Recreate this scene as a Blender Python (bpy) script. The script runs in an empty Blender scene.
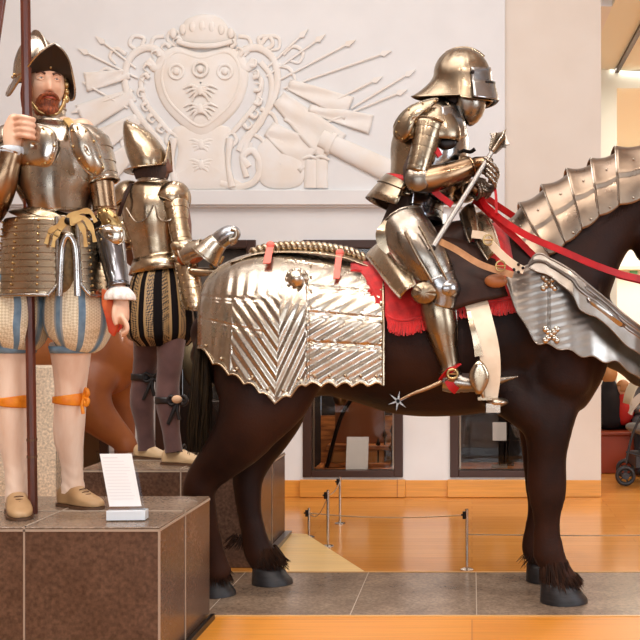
import bpy, bmesh, math, random
from mathutils import Vector, Matrix, noise
from math import sin, cos, pi, radians, exp
random.seed(7)
COL = bpy.context.scene.collection
V = Vector
CX, CY, FOC, CH = 472.0, 335.0, 1000.0, 1.2      # optical axis in the frame, focal length, eye height

def SP(px, py, dep, side=1, HD=4.67):
    """Point on the near flank of something symmetric about the plane Y = HD, or its mirror on the far flank."""
    D = HD-dep
    return V(((px-CX)*D/FOC, HD-side*dep, CH-(py-CY)*D/FOC))
def P(px, py, D):
    """A point of the place at distance D whose bearing was measured on the photograph."""
    return V(((px-CX)*D/FOC, D, CH-(py-CY)*D/FOC))

# ------------------------------------------------------------------ mesh builder
class MB:
    def __init__(s): s.v = []; s.f = []; s.m = []
    def add(s, vs, fs, mi=0):
        o = len(s.v); s.v += [V(v) for v in vs]
        for f in fs:
            s.f.append([i+o for i in f]); s.m.append(mi)
    def mesh(s, name='mesh', off=V((0,0,0))):
        me = bpy.data.meshes.new(name)
        me.from_pydata([tuple(v-off) for v in s.v], [], s.f)
        me.polygons.foreach_set('material_index', s.m)
        bm = bmesh.new(); bm.from_mesh(me)
        bmesh.ops.recalc_face_normals(bm, faces=bm.faces)
        bm.to_mesh(me); bm.free()
        return me

def cat(a, b, c, d, t):
    return [0.5*((2*q)+(r-p)*t+(2*p-5*q+4*r-s)*t*t+(3*q-p-3*r+s)*t*t*t) for p, q, r, s in zip(a, b, c, d)]

def path(pts, u):
    n = len(pts)-1
    x = max(0.0, min(1.0, u))*n
    i = min(int(x), n-1); t = x-i
    p1, p2 = pts[i], pts[i+1]
    p0 = pts[i-1] if i > 0 else [2*a-b for a, b in zip(p1, p2)]
    p3 = pts[i+2] if i+2 <= n else [2*b-a for a, b in zip(p1, p2)]
    return cat(p0, p1, p2, p3, t)

def frame(pts, u, ref):
    e = 0.4/max(1, len(pts)-1)*0.25
    a = path(pts, max(0, u-e)); b = path(pts, min(1, u+e))
    T = V(b[:3])-V(a[:3])
    T = T.normalized() if T.length > 1e-9 else V((0,0,1))
    A = T.cross(ref)
    A = A.normalized() if A.length > 1e-6 else T.orthogonal().normalized()
    B = A.cross(T).normalized()
    return T, A, B

def tube(mb, pts, k=4, n=20, ref=V((0,1,0)), us=None, arc=None, cap=True, dome=False, fn=None, mi=0, mif=None):
    """Loft of ellipses (x, y, z, ra, rb) along a curve. arc=(a0,a1) in degrees gives an open shell."""
    pts = [list(p) for p in pts]
    N = (len(pts)-1)*k
    if us is None: us = [(i/N, 1.0) for i in range(N+1)]
    rings = []
    if arc: ang = [radians(arc[0]+(arc[1]-arc[0])*j/n) for j in range(n+1)]
    else: ang = [2*pi*j/n for j in range(n)]
    def ring(c, A, B, ra, rb, u):
        out = []
        for t in ang:
            m = fn(u, t) if fn else 1.0
            out.append(c+A*(ra*cos(t)*m)+B*(rb*sin(t)*m))
        return out
    if dome and not arc:
        q = path(pts, 0); T, A, B = frame(pts, 0, ref); r = (q[3]+q[4])/2
        for f in (0.12, 0.5, 0.8, 0.95):
            rings.append(ring(V(q[:3])-T*r*0.8*math.sqrt(1-f*f), A, B, q[3]*f, q[4]*f, 0))
    for u, m in us:
        q = path(pts, u); T, A, B = frame(pts, u, ref)
        rings.append(ring(V(q[:3]), A, B, max(q[3]*m, 1e-4), max(q[4]*m, 1e-4), u))
    if dome and not arc:
        q = path(pts, 1); T, A, B = frame(pts, 1, ref); r = (q[3]+q[4])/2
        for f in (0.95, 0.8, 0.5, 0.12):
            rings.append(ring(V(q[:3])+T*r*0.8*math.sqrt(1-f*f), A, B, q[3]*f, q[4]*f, 1))
    w = len(ang); vs = [p for r in rings for p in r]; fs = []; ms = []
    for i in range(len(rings)-1):
        for j in range(w-1 if arc else w):
            j2 = (j+1) % w
            fs.append([i*w+j, i*w+j2, (i+1)*w+j2, (i+1)*w+j])
    if cap and not arc:
        fs.append(list(range(w))[::-1]); fs.append([(len(rings)-1)*w+j for j in range(w)])
    o = len(mb.v); mb.v += vs
    for q, f in enumerate(fs):
        mb.f.append([i+o for i in f])
        mb.m.append(mif(q % (w-1 if arc else w), q//(w-1 if arc else w)) if mif else mi)
    return rings

def L(rows):
    """(px, py, D, half-thickness in px, half-depth in m) -> loft sections in metres"""
    out = []
    for px, py, D, a, b in rows:
        p = P(px, py, D); out.append([p.x, p.y, p.z, a*D/FOC, b])
    return out

def wire(mb, pts, r, n=8, k=3, closed=False, mi=0):
    pts = [V(p) for p in pts]
    if k > 1 and len(pts) > 2:
        q = [list(p) for p in pts]
        if closed:
            m = len(q); res = []
            for i in range(m):
                for j in range(k): res.append(V(cat(q[i-1], q[i], q[(i+1) % m], q[(i+2) % m], j/k)))
            pts = res
        else:
            N = (len(q)-1)*k; pts = [V(path(q, i/N)) for i in range(N+1)]
    m = len(pts); rings = []; A = None
    for i in range(m):
        a = pts[i-1] if (i > 0 or closed) else pts[i]
        b = pts[(i+1) % m] if (i < m-1 or closed) else pts[i]
        T = (b-a); T = T.normalized() if T.length > 1e-9 else V((0,0,1))
        if A is None: A = T.orthogonal().normalized()
        else:
            A = A-T*A.dot(T); A = A.normalized() if A.length > 1e-6 else T.orthogonal().normalized()
        B = T.cross(A)
        rr = r(i/(m-1)) if callable(r) else r
        rings.append([pts[i]+(A*cos(2*pi*j/n)+B*sin(2*pi*j/n))*rr for j in range(n)])
    vs = [p for q in rings for p in q]; fs = []
    for i in range(m if closed else m-1):
        for j in range(n):
            i2 = (i+1) % m
            fs.append([i*n+j, i*n+(j+1) % n, i2*n+(j+1) % n, i2*n+j])
    if not closed: fs.append(list(range(n))[::-1]); fs.append([(m-1)*n+j for j in range(n)])
    mb.add(vs, fs, mi)

def ribbon(mb, pts, side, w, th=0.003, k=4, mi=0):
    """A flat strap along pts; side = direction of its width (vector or list), w = half width."""
    q = [list(V(p)) for p in pts]; N = (len(q)-1)*k
    c = [V(path(q, i/N)) for i in range(N+1)]
    vs = []
    for i, p in enumerate(c):
        T = (c[min(i+1, N)]-c[max(i-1, 0)]).normalized()
        s = side if isinstance(side, Vector) else V(path([list(x) for x in side], i/N))
        s = s-T*s.dot(T); s.normalize(); nn = T.cross(s)*th
        ww = w(i/N) if callable(w) else w
        vs += [p+s*ww+nn, p-s*ww+nn, p-s*ww-nn, p+s*ww-nn]
    fs = [[0,1,2,3], [4*N+3, 4*N+2, 4*N+1, 4*N]]
    for i in range(N):
        for j in range(4):
            fs.append([4*i+j, 4*i+4+j, 4*i+4+(j+1) % 4, 4*i+(j+1) % 4])
    mb.add(vs, fs, mi)

def ball(mb, c, r, nu=16, nv=10, M=None, mi=0, cut=None):
    c = V(c); r = (r, r, r) if isinstance(r, (int, float)) else r
    vs = []; fs = []
    for i in range(nv+1):
        a = pi*i/nv
        for j in range(nu):
            b = 2*pi*j/nu
            p = V((r[0]*sin(a)*cos(b), r[1]*sin(a)*sin(b), r[2]*cos(a)))
            vs.append(c+((M @ p) if M else p))
    for i in range(nv):
        for j in range(nu):
            fs.append([i*nu+j, (i+1)*nu+j, (i+1)*nu+(j+1) % nu, i*nu+(j+1) % nu])
    mb.add(vs, fs, mi)

def box(mb, x0, x1, y0, y1, z0, z1, mi=0, M=None):
    vs = [V((x, y, z)) for z in (z0, z1) for y in (y0, y1) for x in (x0, x1)]
    if M: vs = [M @ v for v in vs]
    mb.add(vs, [[0,2,3,1], [4,5,7,6], [0,1,5,4], [2,6,7,3], [0,4,6,2], [1,3,7,5]], mi)

def grid(mb, rows, mi=0, mif=None, closed=False):
    n = len(rows[0]); vs = [p for r in rows for p in r]; o = len(mb.v); mb.v += [V(v) for v in vs]
    for i in range(len(rows)-1):
        for j in range(n if closed else n-1):
            j2 = (j+1) % n
            mb.f.append([o+i*n+j, o+i*n+j2, o+(i+1)*n+j2, o+(i+1)*n+j]); mb.m.append(mif(i, j) if mif else mi)

def cyl(mb, a, b, r, n=16, r2=None, mi=0):
    a = V(a); b = V(b); T = (b-a).normalized(); A = T.orthogonal().normalized(); B = T.cross(A); r2 = r if r2 is None else r2
    vs = [a+(A*cos(2*pi*j/n)+B*sin(2*pi*j/n))*r for j in range(n)]+[b+(A*cos(2*pi*j/n)+B*sin(2*pi*j/n))*r2 for j in range(n)]
    fs = [[j, (j+1) % n, n+(j+1) % n, n+j] for j in range(n)]+[list(range(n))[::-1], [n+j for j in range(n)]]
    mb.add(vs, fs, mi)

def slab(mb, outline, d, mi=0):
    """Prism from an outline (list of 3-D points), extruded by vector d."""
    n = len(outline); vs = [V(p) for p in outline]+[V(p)+d for p in outline]
    mb.add(vs, [list(range(n)), [n+j for j in range(n)][::-1]]+[[j, (j+1) % n, n+(j+1) % n, n+j] for j in range(n)], mi)

def lathe(mb, prof, c, M=None, n=28, mi=0):
    c = V(c); rows = []
    for r, z in prof:
        row = []
        for j in range(n):
            p = V((max(r, 1e-4)*cos(2*pi*j/n), max(r, 1e-4)*sin(2*pi*j/n), z))
            row.append(c+((M @ p) if M else p))
        rows.append(row)
    grid(mb, rows, mi, closed=True)

# ------------------------------------------------------------------ objects
def fuse(mb, voxel=0.01, smooth=4, fac=0.5, off=V((0,0,0)), name='mesh'):
    me = mb.mesh(name, off)
    tmp = bpy.data.objects.new('tmp', me); COL.objects.link(tmp)
    m = tmp.modifiers.new('r', 'REMESH'); m.mode = 'VOXEL'; m.voxel_size = voxel
    if smooth:
        s = tmp.modifiers.new('s', 'SMOOTH'); s.iterations = smooth; s.factor = fac
    dg = bpy.context.evaluated_depsgraph_get(); dg.update()
    res = bpy.data.meshes.new_from_object(tmp.evaluated_get(dg)); res.materials.clear()
    bpy.data.objects.remove(tmp)
    return res

SPLIT = {'rivets': 'rivet', 'rolled_edge': 'rolled_edge', 'buckle': 'buckle', 'plate_edge': 'plate_edge', 'strap_studs': 'strap_stud', 'shoes': 'shoe', 'seam': None}
def pieces(mb):
    par = list(range(len(mb.v)))
    def find(a):
        while par[a] != a: par[a] = par[par[a]]; a = par[a]
        return a
    for f in mb.f:
        r = find(f[0])
        for i in f[1:]: par[find(i)] = r
    groups = {}
    for f, mi in zip(mb.f, mb.m): groups.setdefault(find(f[0]), []).append((f, mi))
    out = []
    for g in groups.values():
        m = MB(); ids = {}
        for f, mi in g:
            ff = []
            for i in f:
                if i not in ids: ids[i] = len(m.v); m.v.append(mb.v[i])
                ff.append(ids[i])
            m.f.append(ff); m.m.append(mi)
        out.append(m)
    return out
def put(name, mb, mats, parent=None, smooth=True, solid=0, bevel=0, sub=0, off=None, auto=52):
    if isinstance(mb, MB) and SPLIT.get(name):
        o = None
        for piece in pieces(mb): o = put_one(SPLIT[name], piece, mats, parent, smooth, solid, bevel, sub, off, auto)
        return o
    return put_one(name, mb, mats, parent, smooth, solid, bevel, sub, off, auto)
def put_one(name, mb, mats, parent=None, smooth=True, solid=0, bevel=0, sub=0, off=None, auto=52):
    o_ = V((0,0,0))
    root = parent
    while root is not None:
        o_ = o_+V(root.location) ; root = root.parent
    if isinstance(mb, MB): me = mb.mesh(name, o_)
    else: me = mb
    if not isinstance(mats, (list, tuple)): mats = [mats]
    for m in mats: me.materials.append(m)
    if smooth: me.shade_smooth()
    if auto is not None:
        try: me.set_sharp_from_angle(angle=radians(auto))
        except Exception: pass
    o = bpy.data.objects.new(name, me); COL.objects.link(o)
    if parent: o.parent = parent
    if sub:
        m = o.modifiers.new('sub', 'SUBSURF'); m.levels = sub; m.render_levels = sub
    if solid:
        m = o.modifiers.new('solid', 'SOLIDIFY'); m.thickness = abs(solid); m.offset = 0
    if bevel:
        m = o.modifiers.new('bevel', 'BEVEL'); m.width = bevel; m.segments = 2; m.limit_method = 'ANGLE'; m.angle_limit = radians(40)
    return o

def tag(o, label, cat_, group=None):
    o['label'] = label; o['category'] = cat_
    if group: o['group'] = group
    return o

def thing(name, loc, label, cat_, group=None):
    o = bpy.data.objects.new(name, None); COL.objects.link(o); o.location = loc
    o.empty_display_size = 0.1
    return tag(o, label, cat_, group)

def struct(name, mb, mats, **k):
    o = put(name, mb, mats, **k); o['kind'] = 'structure'; return o

# ------------------------------------------------------------------ materials
def lin(c):
    f = lambda x: x/12.92 if x <= 0.04045 else ((x+0.055)/1.055)**2.4
    return (f(c[0]/255), f(c[1]/255), f(c[2]/255), 1)

def mat(name, col, rough=0.5, metal=0.0, col2=None, scale=20, detail=4, bump=0.0, bscale=None, stretch=(1,1,1), rvar=0.0,
        sheen=0, coat=0, lo=0.35, hi=0.65, emit=0, spec=0.5, trans=0, lvl=None):
    m = bpy.data.materials.new(name); m.use_nodes = True
    nt = m.node_tree; b = nt.nodes['Principled BSDF']
    b.inputs['Base Color'].default_value = lin(col); b.inputs['Roughness'].default_value = rough; b.inputs['Metallic'].default_value = metal
    b.inputs['Specular IOR Level'].default_value = spec
    if sheen: b.inputs['Sheen Weight'].default_value = sheen
    if coat: b.inputs['Coat Weight'].default_value = coat; b.inputs['Coat Roughness'].default_value = 0.1
    if trans: b.inputs['Transmission Weight'].default_value = trans
    if emit:
        b.inputs['Emission Color'].default_value = lin(col); b.inputs['Emission Strength'].default_value = emit
    if col2 or bump or rvar:
        tc = nt.nodes.new('ShaderNodeTexCoord'); mp = nt.nodes.new('ShaderNodeMapping'); mp.inputs['Scale'].default_value = stretch
        nt.links.new(tc.outputs['Object'], mp.inputs['Vector'])
        no = nt.nodes.new('ShaderNodeTexNoise'); no.inputs['Scale'].default_value = scale; no.inputs['Detail'].default_value = detail
        nt.links.new(mp.outputs['Vector'], no.inputs['Vector'])
        if col2:
            r = nt.nodes.new('ShaderNodeValToRGB'); r.color_ramp.elements[0].position = lo; r.color_ramp.elements[1].position = hi
            r.color_ramp.elements[0].color = lin(col); r.color_ramp.elements[1].color = lin(col2)
            nt.links.new(no.outputs['Fac'], r.inputs['Fac']); nt.links.new(r.outputs['Color'], b.inputs['Base Color'])
        if rvar:
            mr = nt.nodes.new('ShaderNodeMapRange'); mr.inputs['From Min'].default_value = 0.3; mr.inputs['From Max'].default_value = 0.7
            mr.inputs['To Min'].default_value = max(0.03, rough-rvar); mr.inputs['To Max'].default_value = rough+rvar
            nt.links.new(no.outputs['Fac'], mr.inputs['Value']); nt.links.new(mr.outputs['Result'], b.inputs['Roughness'])
        if bump:
            n2 = nt.nodes.new('ShaderNodeTexNoise'); n2.inputs['Scale'].default_value = bscale or scale*2; n2.inputs['Detail'].default_value = 3
            nt.links.new(mp.outputs['Vector'], n2.inputs['Vector'])
            bu = nt.nodes.new('ShaderNodeBump'); bu.inputs['Strength'].default_value = bump; bu.inputs['Distance'].default_value = 0.01
            nt.links.new(n2.outputs['Fac'], bu.inputs['Height']); nt.links.new(bu.outputs['Normal'], b.inputs['Normal'])
    return m

def planks(name, c1, c2, cl, pw=0.09, rough=0.2, length=1.6, rot=0, gap=0.012, rvar=0.05):
    """Wood boards lying along X (object coordinates)."""
    m = mat(name, c1, rough); nt = m.node_tree; b = nt.nodes['Principled BSDF']
    tc = nt.nodes.new('ShaderNodeTexCoord'); mp = nt.nodes.new('ShaderNodeMapping'); mp.inputs['Rotation'].default_value = (0, 0, rot)
    nt.links.new(tc.outputs['Object'], mp.inputs['Vector'])
    br = nt.nodes.new('ShaderNodeTexBrick'); br.inputs['Scale'].default_value = 1; br.inputs['Brick Width'].default_value = length
    br.inputs['Row Height'].default_value = pw; br.inputs['Mortar Size'].default_value = gap*pw; br.inputs['Bias'].default_value = 0
    br.inputs['Color1'].default_value = lin(c1); br.inputs['Color2'].default_value = lin(c2); br.inputs['Mortar'].default_value = lin(cl)
    nt.links.new(mp.outputs['Vector'], br.inputs['Vector'])
    m2 = nt.nodes.new('ShaderNodeMapping'); m2.inputs['Scale'].default_value = (1.2, 26, 26); m2.inputs['Rotation'].default_value = (0, 0, rot)
    nt.links.new(tc.outputs['Object'], m2.inputs['Vector'])
    no = nt.nodes.new('ShaderNodeTexNoise'); no.inputs['Scale'].default_value = 2.5; no.inputs['Detail'].default_value = 6
    nt.links.new(m2.outputs['Vector'], no.inputs['Vector'])
    mr = nt.nodes.new('ShaderNodeMapRange'); mr.inputs['To Min'].default_value = 0.72; mr.inputs['To Max'].default_value = 1.22
    nt.links.new(no.outputs['Fac'], mr.inputs['Value'])
    mx = nt.nodes.new('ShaderNodeMix'); mx.data_type = 'RGBA'; mx.blend_type = 'MULTIPLY'; mx.inputs['Factor'].default_value = 1
    nt.links.new(br.outputs['Color'], mx.inputs['A']); nt.links.new(mr.outputs['Result'], mx.inputs['B'])
    nt.links.new(mx.outputs['Result'], b.inputs['Base Color'])
    return m

def stone(name, c1, c2, rough, tw=0.62, th=2.0, grout=(150,135,120), off=(0,0,0), axis='XY', fleck=True):
    m = mat(name, c1, rough); nt = m.node_tree; b = nt.nodes['Principled BSDF']
    tc = nt.nodes.new('ShaderNodeTexCoord')
    n1 = nt.nodes.new('ShaderNodeTexNoise'); n1.inputs['Scale'].default_value = 5; n1.inputs['Detail'].default_value = 8
    n2 = nt.nodes.new('ShaderNodeTexNoise'); n2.inputs['Scale'].default_value = 75; n2.inputs['Detail'].default_value = 4
    nt.links.new(tc.outputs['Object'], n1.inputs['Vector']); nt.links.new(tc.outputs['Object'], n2.inputs['Vector'])
    r = nt.nodes.new('ShaderNodeValToRGB'); r.color_ramp.elements[0].color = lin(c1); r.color_ramp.elements[1].color = lin(c2)
    r.color_ramp.elements[0].position = 0.3; r.color_ramp.elements[1].position = 0.7
    nt.links.new(n1.outputs['Fac'], r.inputs['Fac'])
    mr = nt.nodes.new('ShaderNodeMapRange'); mr.inputs['From Min'].default_value = 0.3; mr.inputs['From Max'].default_value = 0.72
    mr.inputs['To Min'].default_value = 0.66; mr.inputs['To Max'].default_value = 1.42
    nt.links.new(n2.outputs['Fac'], mr.inputs['Value'])
    mx = nt.nodes.new('ShaderNodeMix'); mx.data_type = 'RGBA'; mx.blend_type = 'MULTIPLY'; mx.inputs['Factor'].default_value = 1
    nt.links.new(r.outputs['Color'], mx.inputs['A']); nt.links.new(mr.outputs['Result'], mx.inputs['B'])
    nt.links.new(mx.outputs['Result'], b.inputs['Base Color'])
    return m

steel = mat('steel', (200,190,176), 0.27, 1.0, (172,160,143), 14, 5, 0.11, 13, rvar=0.08)
steel_white = mat('bright_steel', (188,186,184), 0.26, 1.0, (166,160,152), 9, 5, 0.11, 13, rvar=0.08)
steel_brown = mat('russet_steel', (136,106,80), 0.3, 1.0, (166,140,112), 11, 5, 0.11, 13, rvar=0.07)
steel_warm = mat('warm_steel', (190,173,149), 0.27, 1.0, (160,141,116), 12, 5, 0.11, 13, rvar=0.08)
steel_dark = mat('blackened_steel', (40,34,32), 0.35, 0.8)
brass = mat('brass', (190,164,116), 0.32, 1.0, (164,134,88), 20, 3, 0.1)
gilt_leather = mat('buff_leather', (214,184,122), 0.45, 0.15, (190,152,94), 18, 3, 0.1)
coat_dark = mat('dark_bay_coat', (26,13,10), 0.55, 0, (52,27,16), 3.2, 6, 0.14, 90, rvar=0.05, spec=.16)
coat_chest = mat('chestnut_coat', (132,70,30), 0.45, 0, (168,100,48), 3, 5, 0.08, 90, sheen=0.1)
hoof_m = mat('hoof_horn', (20,17,17), 0.5, 0, (40,36,38), 12, 3, 0.1, stretch=(1,1,6))
hair_dark = mat('horse_hair', (30,18,12), 0.6, 0, (58,34,20), 60, 2, 0.2, stretch=(1,1,.15), spec=.12)
tail_m = mat('tail_hair', (26,18,11), 0.65, 0, (46,34,19), 50, 3, 0.25, stretch=(1,1,.1), spec=.08)
red_cloth = mat('red_wool', (200,14,16), 0.75, 0, (168,8,12), 30, 3, 0.15, 120, sheen=0.3)
red_leather = mat('red_leather', (184,10,18), 0.45, 0, (156,8,14), 20, spec=.3)
pink_ribbon = mat('faded_red_ribbon', (226,110,96), 0.6, 0)
dark_leather = mat('dark_leather', (36,20,14), 0.55, 0, (54,31,22), 14, 4, 0.15, spec=.2)
tan_leather = mat('tan_leather', (190,142,98), 0.5, 0, (160,112,72), 18, 3, 0.1)
cream_leather = mat('cream_leather', (232,214,190), 0.5, 0, (214,192,164), 10, 3, 0.08)
skin_m = mat('painted_skin', (226,178,146), 0.45, 0, (208,150,118), 22, 3)
face_m = mat('painted_face', (236,200,172), 0.45, 0, (216,160,130), 9, 3)
beard_m = mat('auburn_hair', (166,84,42), 0.6, 0, (104,50,26), 50, 3, 0.3, 140, stretch=(3,3,1))
eye_m = mat('eye_white', (225,220,212), 0.2); iris_m = mat('iris', (60,70,78), 0.2)
brow_m = mat('brow_hair', (74,40,22), 0.6); lip_m = mat('lip', (176,84,66), 0.45)
stock_m = mat('peach_stocking', (240,214,192), 0.7, 0, (230,196,170), 7, 4, 0.25, 12, stretch=(3,3,.7), sheen=0.2)
purple_m = mat('plum_stocking', (76,48,46), 0.8, 0, (96,64,60), 10, 4, 0.3, 200, sheen=0.25)
orange_m = mat('orange_silk', (240,150,30), 0.5, 0, (222,122,16), 30, 3, 0.1)
glove_m = mat('orange_glove', (232,120,62), 0.55, 0, (206,70,36), 14, 3, 0.1)
shoe_m = mat('tan_shoe', (190,154,112), 0.45, 0, (170,132,90), 8, 3, 0.05)
shoe2_m = mat('cream_shoe', (214,186,146), 0.5, 0, (196,164,122), 8, 3, 0.05)
sole_m = mat('shoe_sole', (92,62,40), 0.6)
black_m = mat('black_ribbon', (22,16,18), 0.5)
lace_m = mat('white_lace', (246,240,234), 0.8, 0, (228,220,212), 60, 3, 0.5, 80)
blue_m = mat('blue_band', (120,150,172), 0.6, 0, (96,126,150), 30)
def weave(name, a, b, sc=110):
    m = mat(name, a, 0.6); nt = m.node_tree; bs = nt.nodes['Principled BSDF']
    tc = nt.nodes.new('ShaderNodeTexCoord'); mp = nt.nodes.new('ShaderNodeMapping'); mp.inputs['Scale'].default_value = (1, 1, 1); mp.inputs['Rotation'].default_value = (0, radians(45), 0)
    ch = nt.nodes.new('ShaderNodeTexChecker'); ch.inputs['Scale'].default_value = sc
    ch.inputs['Color1'].default_value = lin(a); ch.inputs['Color2'].default_value = lin(b)
    nt.links.new(tc.outputs['Object'], mp.inputs['Vector']); nt.links.new(mp.outputs['Vector'], ch.inputs['Vector']); nt.links.new(ch.outputs['Color'], bs.inputs['Base Color'])
    return m
steel_crest = mat('crest_steel', (128,112,98), 0.33, 1.0, (152,134,116), 10, 5, 0.11, 13, rvar=0.08)
steel_chest = mat('chest_steel', (158,152,146), 0.36, 1.0, (136,126,116), 10, 5, 0.11, 13, rvar=0.08)
rsteel = mat('rider_steel', (160,152,142), 0.28, 1.0, (132,122,110), 12, 5, 0.12, 13, rvar=0.08)
rsteel_warm = mat('rider_warm_steel', (164,148,126), 0.28, 1.0, (136,120,100), 12, 5, 0.12, 13, rvar=0.08)
rsteel_white = mat('rider_bright_steel', (170,170,170), 0.24, 1.0, (146,142,138), 9, 5, 0.11, 13, rvar=0.08)
cream_w = weave('cream_brocade', (222,206,170), (186,168,130), 130)
gold_w = weave('gold_black_brocade', (150,118,74), (34,24,20), 120)
black_w = mat('black_wool', (30,20,20), 0.8)
under_m = mat('arming_cloth', (58,40,32), 0.8)
pole_m = mat('red_brown_shaft', (104,48,30), 0.32, 0, (72,32,22), 8, 5, 0.05, stretch=(6,6,.5), coat=0.3)
white_card = mat('white_card', (240,240,240), 0.5)
grey_ink = mat('grey_ink', (222,222,224), 0.6)
def glassy(name, tint=(255,255,255), fac=0.06, rough=0.02):
    m = bpy.data.materials.new(name); m.use_nodes = True; nt = m.node_tree; nt.nodes.clear()
    o = nt.nodes.new('ShaderNodeOutputMaterial'); t = nt.nodes.new('ShaderNodeBsdfTransparent'); t.inputs['Color'].default_value = lin(tint)
    g = nt.nodes.new('ShaderNodeBsdfGlossy'); g.inputs['Roughness'].default_value = rough
    fr = nt.nodes.new('ShaderNodeFresnel'); fr.inputs['IOR'].default_value = 1.3+fac
    mx = nt.nodes.new('ShaderNodeMixShader'); nt.links.new(fr.outputs['Fac'], mx.inputs['Fac'])
    nt.links.new(t.outputs[0], mx.inputs[1]); nt.links.new(g.outputs[0], mx.inputs[2]); nt.links.new(mx.outputs[0], o.inputs['Surface'])
    return m
acrylic = glassy('clear_acrylic', (246,248,250), 0.15)
case_glass = glassy('case_glass', (236,232,228), 0.08)
# ------------------------------------------------------------------ the room
WD = 7.41                                   # distance of the relief wall
wx = lambda px: (px-CX)*WD/FOC
wz = lambda py: CH-(py-CY)*WD/FOC
floor_m = planks('oak_floor', (226,156,76), (214,142,64), (176,108,46), 0.1, 0.18, 1.9)
pale_m = planks('pale_maple', (246,208,140), (242,200,128), (224,176,100), 0.2, 0.32, 2.6)
base_m = planks('maple_baseboard', (226,160,76), (218,148,64), (180,110,44), 0.4, 0.3, 1.1)
wall_m = mat('plaster_wall', (230,231,231), 0.75, 0, (225,226,226), 3, 3, 0.02, 60)
relief_m = mat('relief_plaster', (236,234,230), 0.7, 0, (233,226,216), 5, 3, 0.05, 40)
beige_m = mat('beige_paint', (230,232,218), 0.75)
frame_m = mat('dark_bronze_frame', (64,42,34), 0.4, 0.2)
case_in = mat('case_lining', (28,20,18), 0.8)
case_wood = mat('case_wood', (196,120,56), 0.5, 0, (128,70,30), 6, 4, stretch=(1,1,6))

m = MB(); box(m, -7, 6, -6, 16, -0.2, 0); struct('floor', m, floor_m, smooth=False)
# back wall: piers between the four showcases, wall above them, plinth below
m = MB()
ztop, zbot, WT = wz(240), wz(477), 0.5
CASES = [(9,109), (156,256), (303,403), (450,550)]
x = -7.0
for a, b in CASES:
    box(m, x, wx(a), WD, WD+WT, 0, 4.4)
    e = wx(505) if b == 550 else wx(b)
    box(m, wx(a), e, WD, WD+WT, ztop, 4.4); box(m, wx(a), e, WD, WD+WT, 0, zbot)
    x = wx(b)
struct('wall_back_right', (lambda q: (box(q, x, wx(601), WD, WD+WT, 0, 4.4), box(q, wx(505), x, WD, WD+WT, ztop, 4.4), box(q, wx(505), x, WD, WD+WT, 0, zbot), q)[3])(MB()), mat('plaster_wall_plain', (226,216,204), 0.75, 0, (222,211,198), 3, 3, 0.02, 60), smooth=False)
struct('wall_back', m, wall_m, smooth=False)
m = MB(); box(m, -7, wx(601), WD-0.012, WD-0.001, 0.001, wz(480)); 
x = -7.0
struct('baseboard_back', m, base_m, smooth=False, bevel=0.004)
m = MB()
for a, b in CASES: box(m, wx(a)-0.02, wx(b)+0.02, WD-0.045, WD-0.0125, 0.002, wz(479))
struct('baseboard_cases', m, base_m, smooth=False, bevel=0.006)
# the raised panel that carries the relief, with its ledge
m = MB(); box(m, -7, wx(505), WD-0.04, WD-0.001, wz(208), 4.39)
box(m, -7, wx(398), WD-0.07, WD-0.041, wz(206), wz(191))
struct('wall_relief_panel', m, wall_m, smooth=False, bevel=0.006)
# hall shell
m = MB(); box(m, -7, 5, -6, WD+WT, 5.2, 5.4); struct('ceiling', m, wall_m, smooth=False)
m = MB(); box(m, -7, wx(601), WD, WD+WT, 4.4, 5.2); box(m, wx(601), 5, WD, WD+WT, 4.1, 5.2); struct('wall_back_upper', m, wall_m, smooth=False)
m = MB(); box(m, -7.2, -7, -6, 16, 0, 5.4); struct('wall_left', m, mat('warm_wall', (196,180,164), 0.8), smooth=False)
m = MB(); box(m, 6, 6.2, -6, 16, 0, 5.4); struct('wall_right', m, mat('warm_wall_right', (196,180,164), 0.8), smooth=False)
m = MB()
box(m, -7, -3.2, -6.2, -6, 0, 5.4); box(m, 5.2, 6, -6.2, -6, 0, 5.4); box(m, -3.2, 5.2, -6.2, -6, 0, 0.9); box(m, -3.2, 5.2, -6.2, -6, 3.6, 5.4); box(m, 0.4, 1.6, -6.2, -6, 0.9, 3.6)
struct('wall_front', m, mat('brown_wall', (110,92,78), 0.8), smooth=False)
# gallery beyond the opening
m = MB(); box(m, 1.11, 6, 7.42, 16, 3.8, 4.05); struct('ceiling_gallery', m, beige_m, smooth=False)
m = MB(); box(m, -1, 1.11, WD+WT, 9.9, 3.8, 5.2); struct('wall_gallery_fascia', m, wall_m, smooth=False)
m = MB(); box(m, -0.5, 1.42, 9.8, 10.0, 0, 3.8); struct('wall_gallery_near', m, beige_m, smooth=False)
m = MB(); box(m, 1.0, 6, 14, 14.2, 0, 3.8); struct('wall_gallery_far', m, mat('far_wall_paint', (238,234,222), 0.7), smooth=False)
m = MB(); box(m, 1.0, 6, 13.8, 13.99, 2.85, 3.1); box(m, 1.0, 6, 13.85, 13.99, 2.1, 2.16); struct('trim_1', m, mat('cornice_paint', (226,214,190), 0.7), smooth=False, bevel=0.01)
m = MB(); box(m, 1.0, 6, 9.81, 9.99, 3.62, 3.795); struct('trim_2', m, beige_m, smooth=False)
m = MB(); box(m, 1.40, 1.44, 7.6, 14, 3.77, 3.799); struct('trim_3', m, frame_m, smooth=False)

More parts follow.
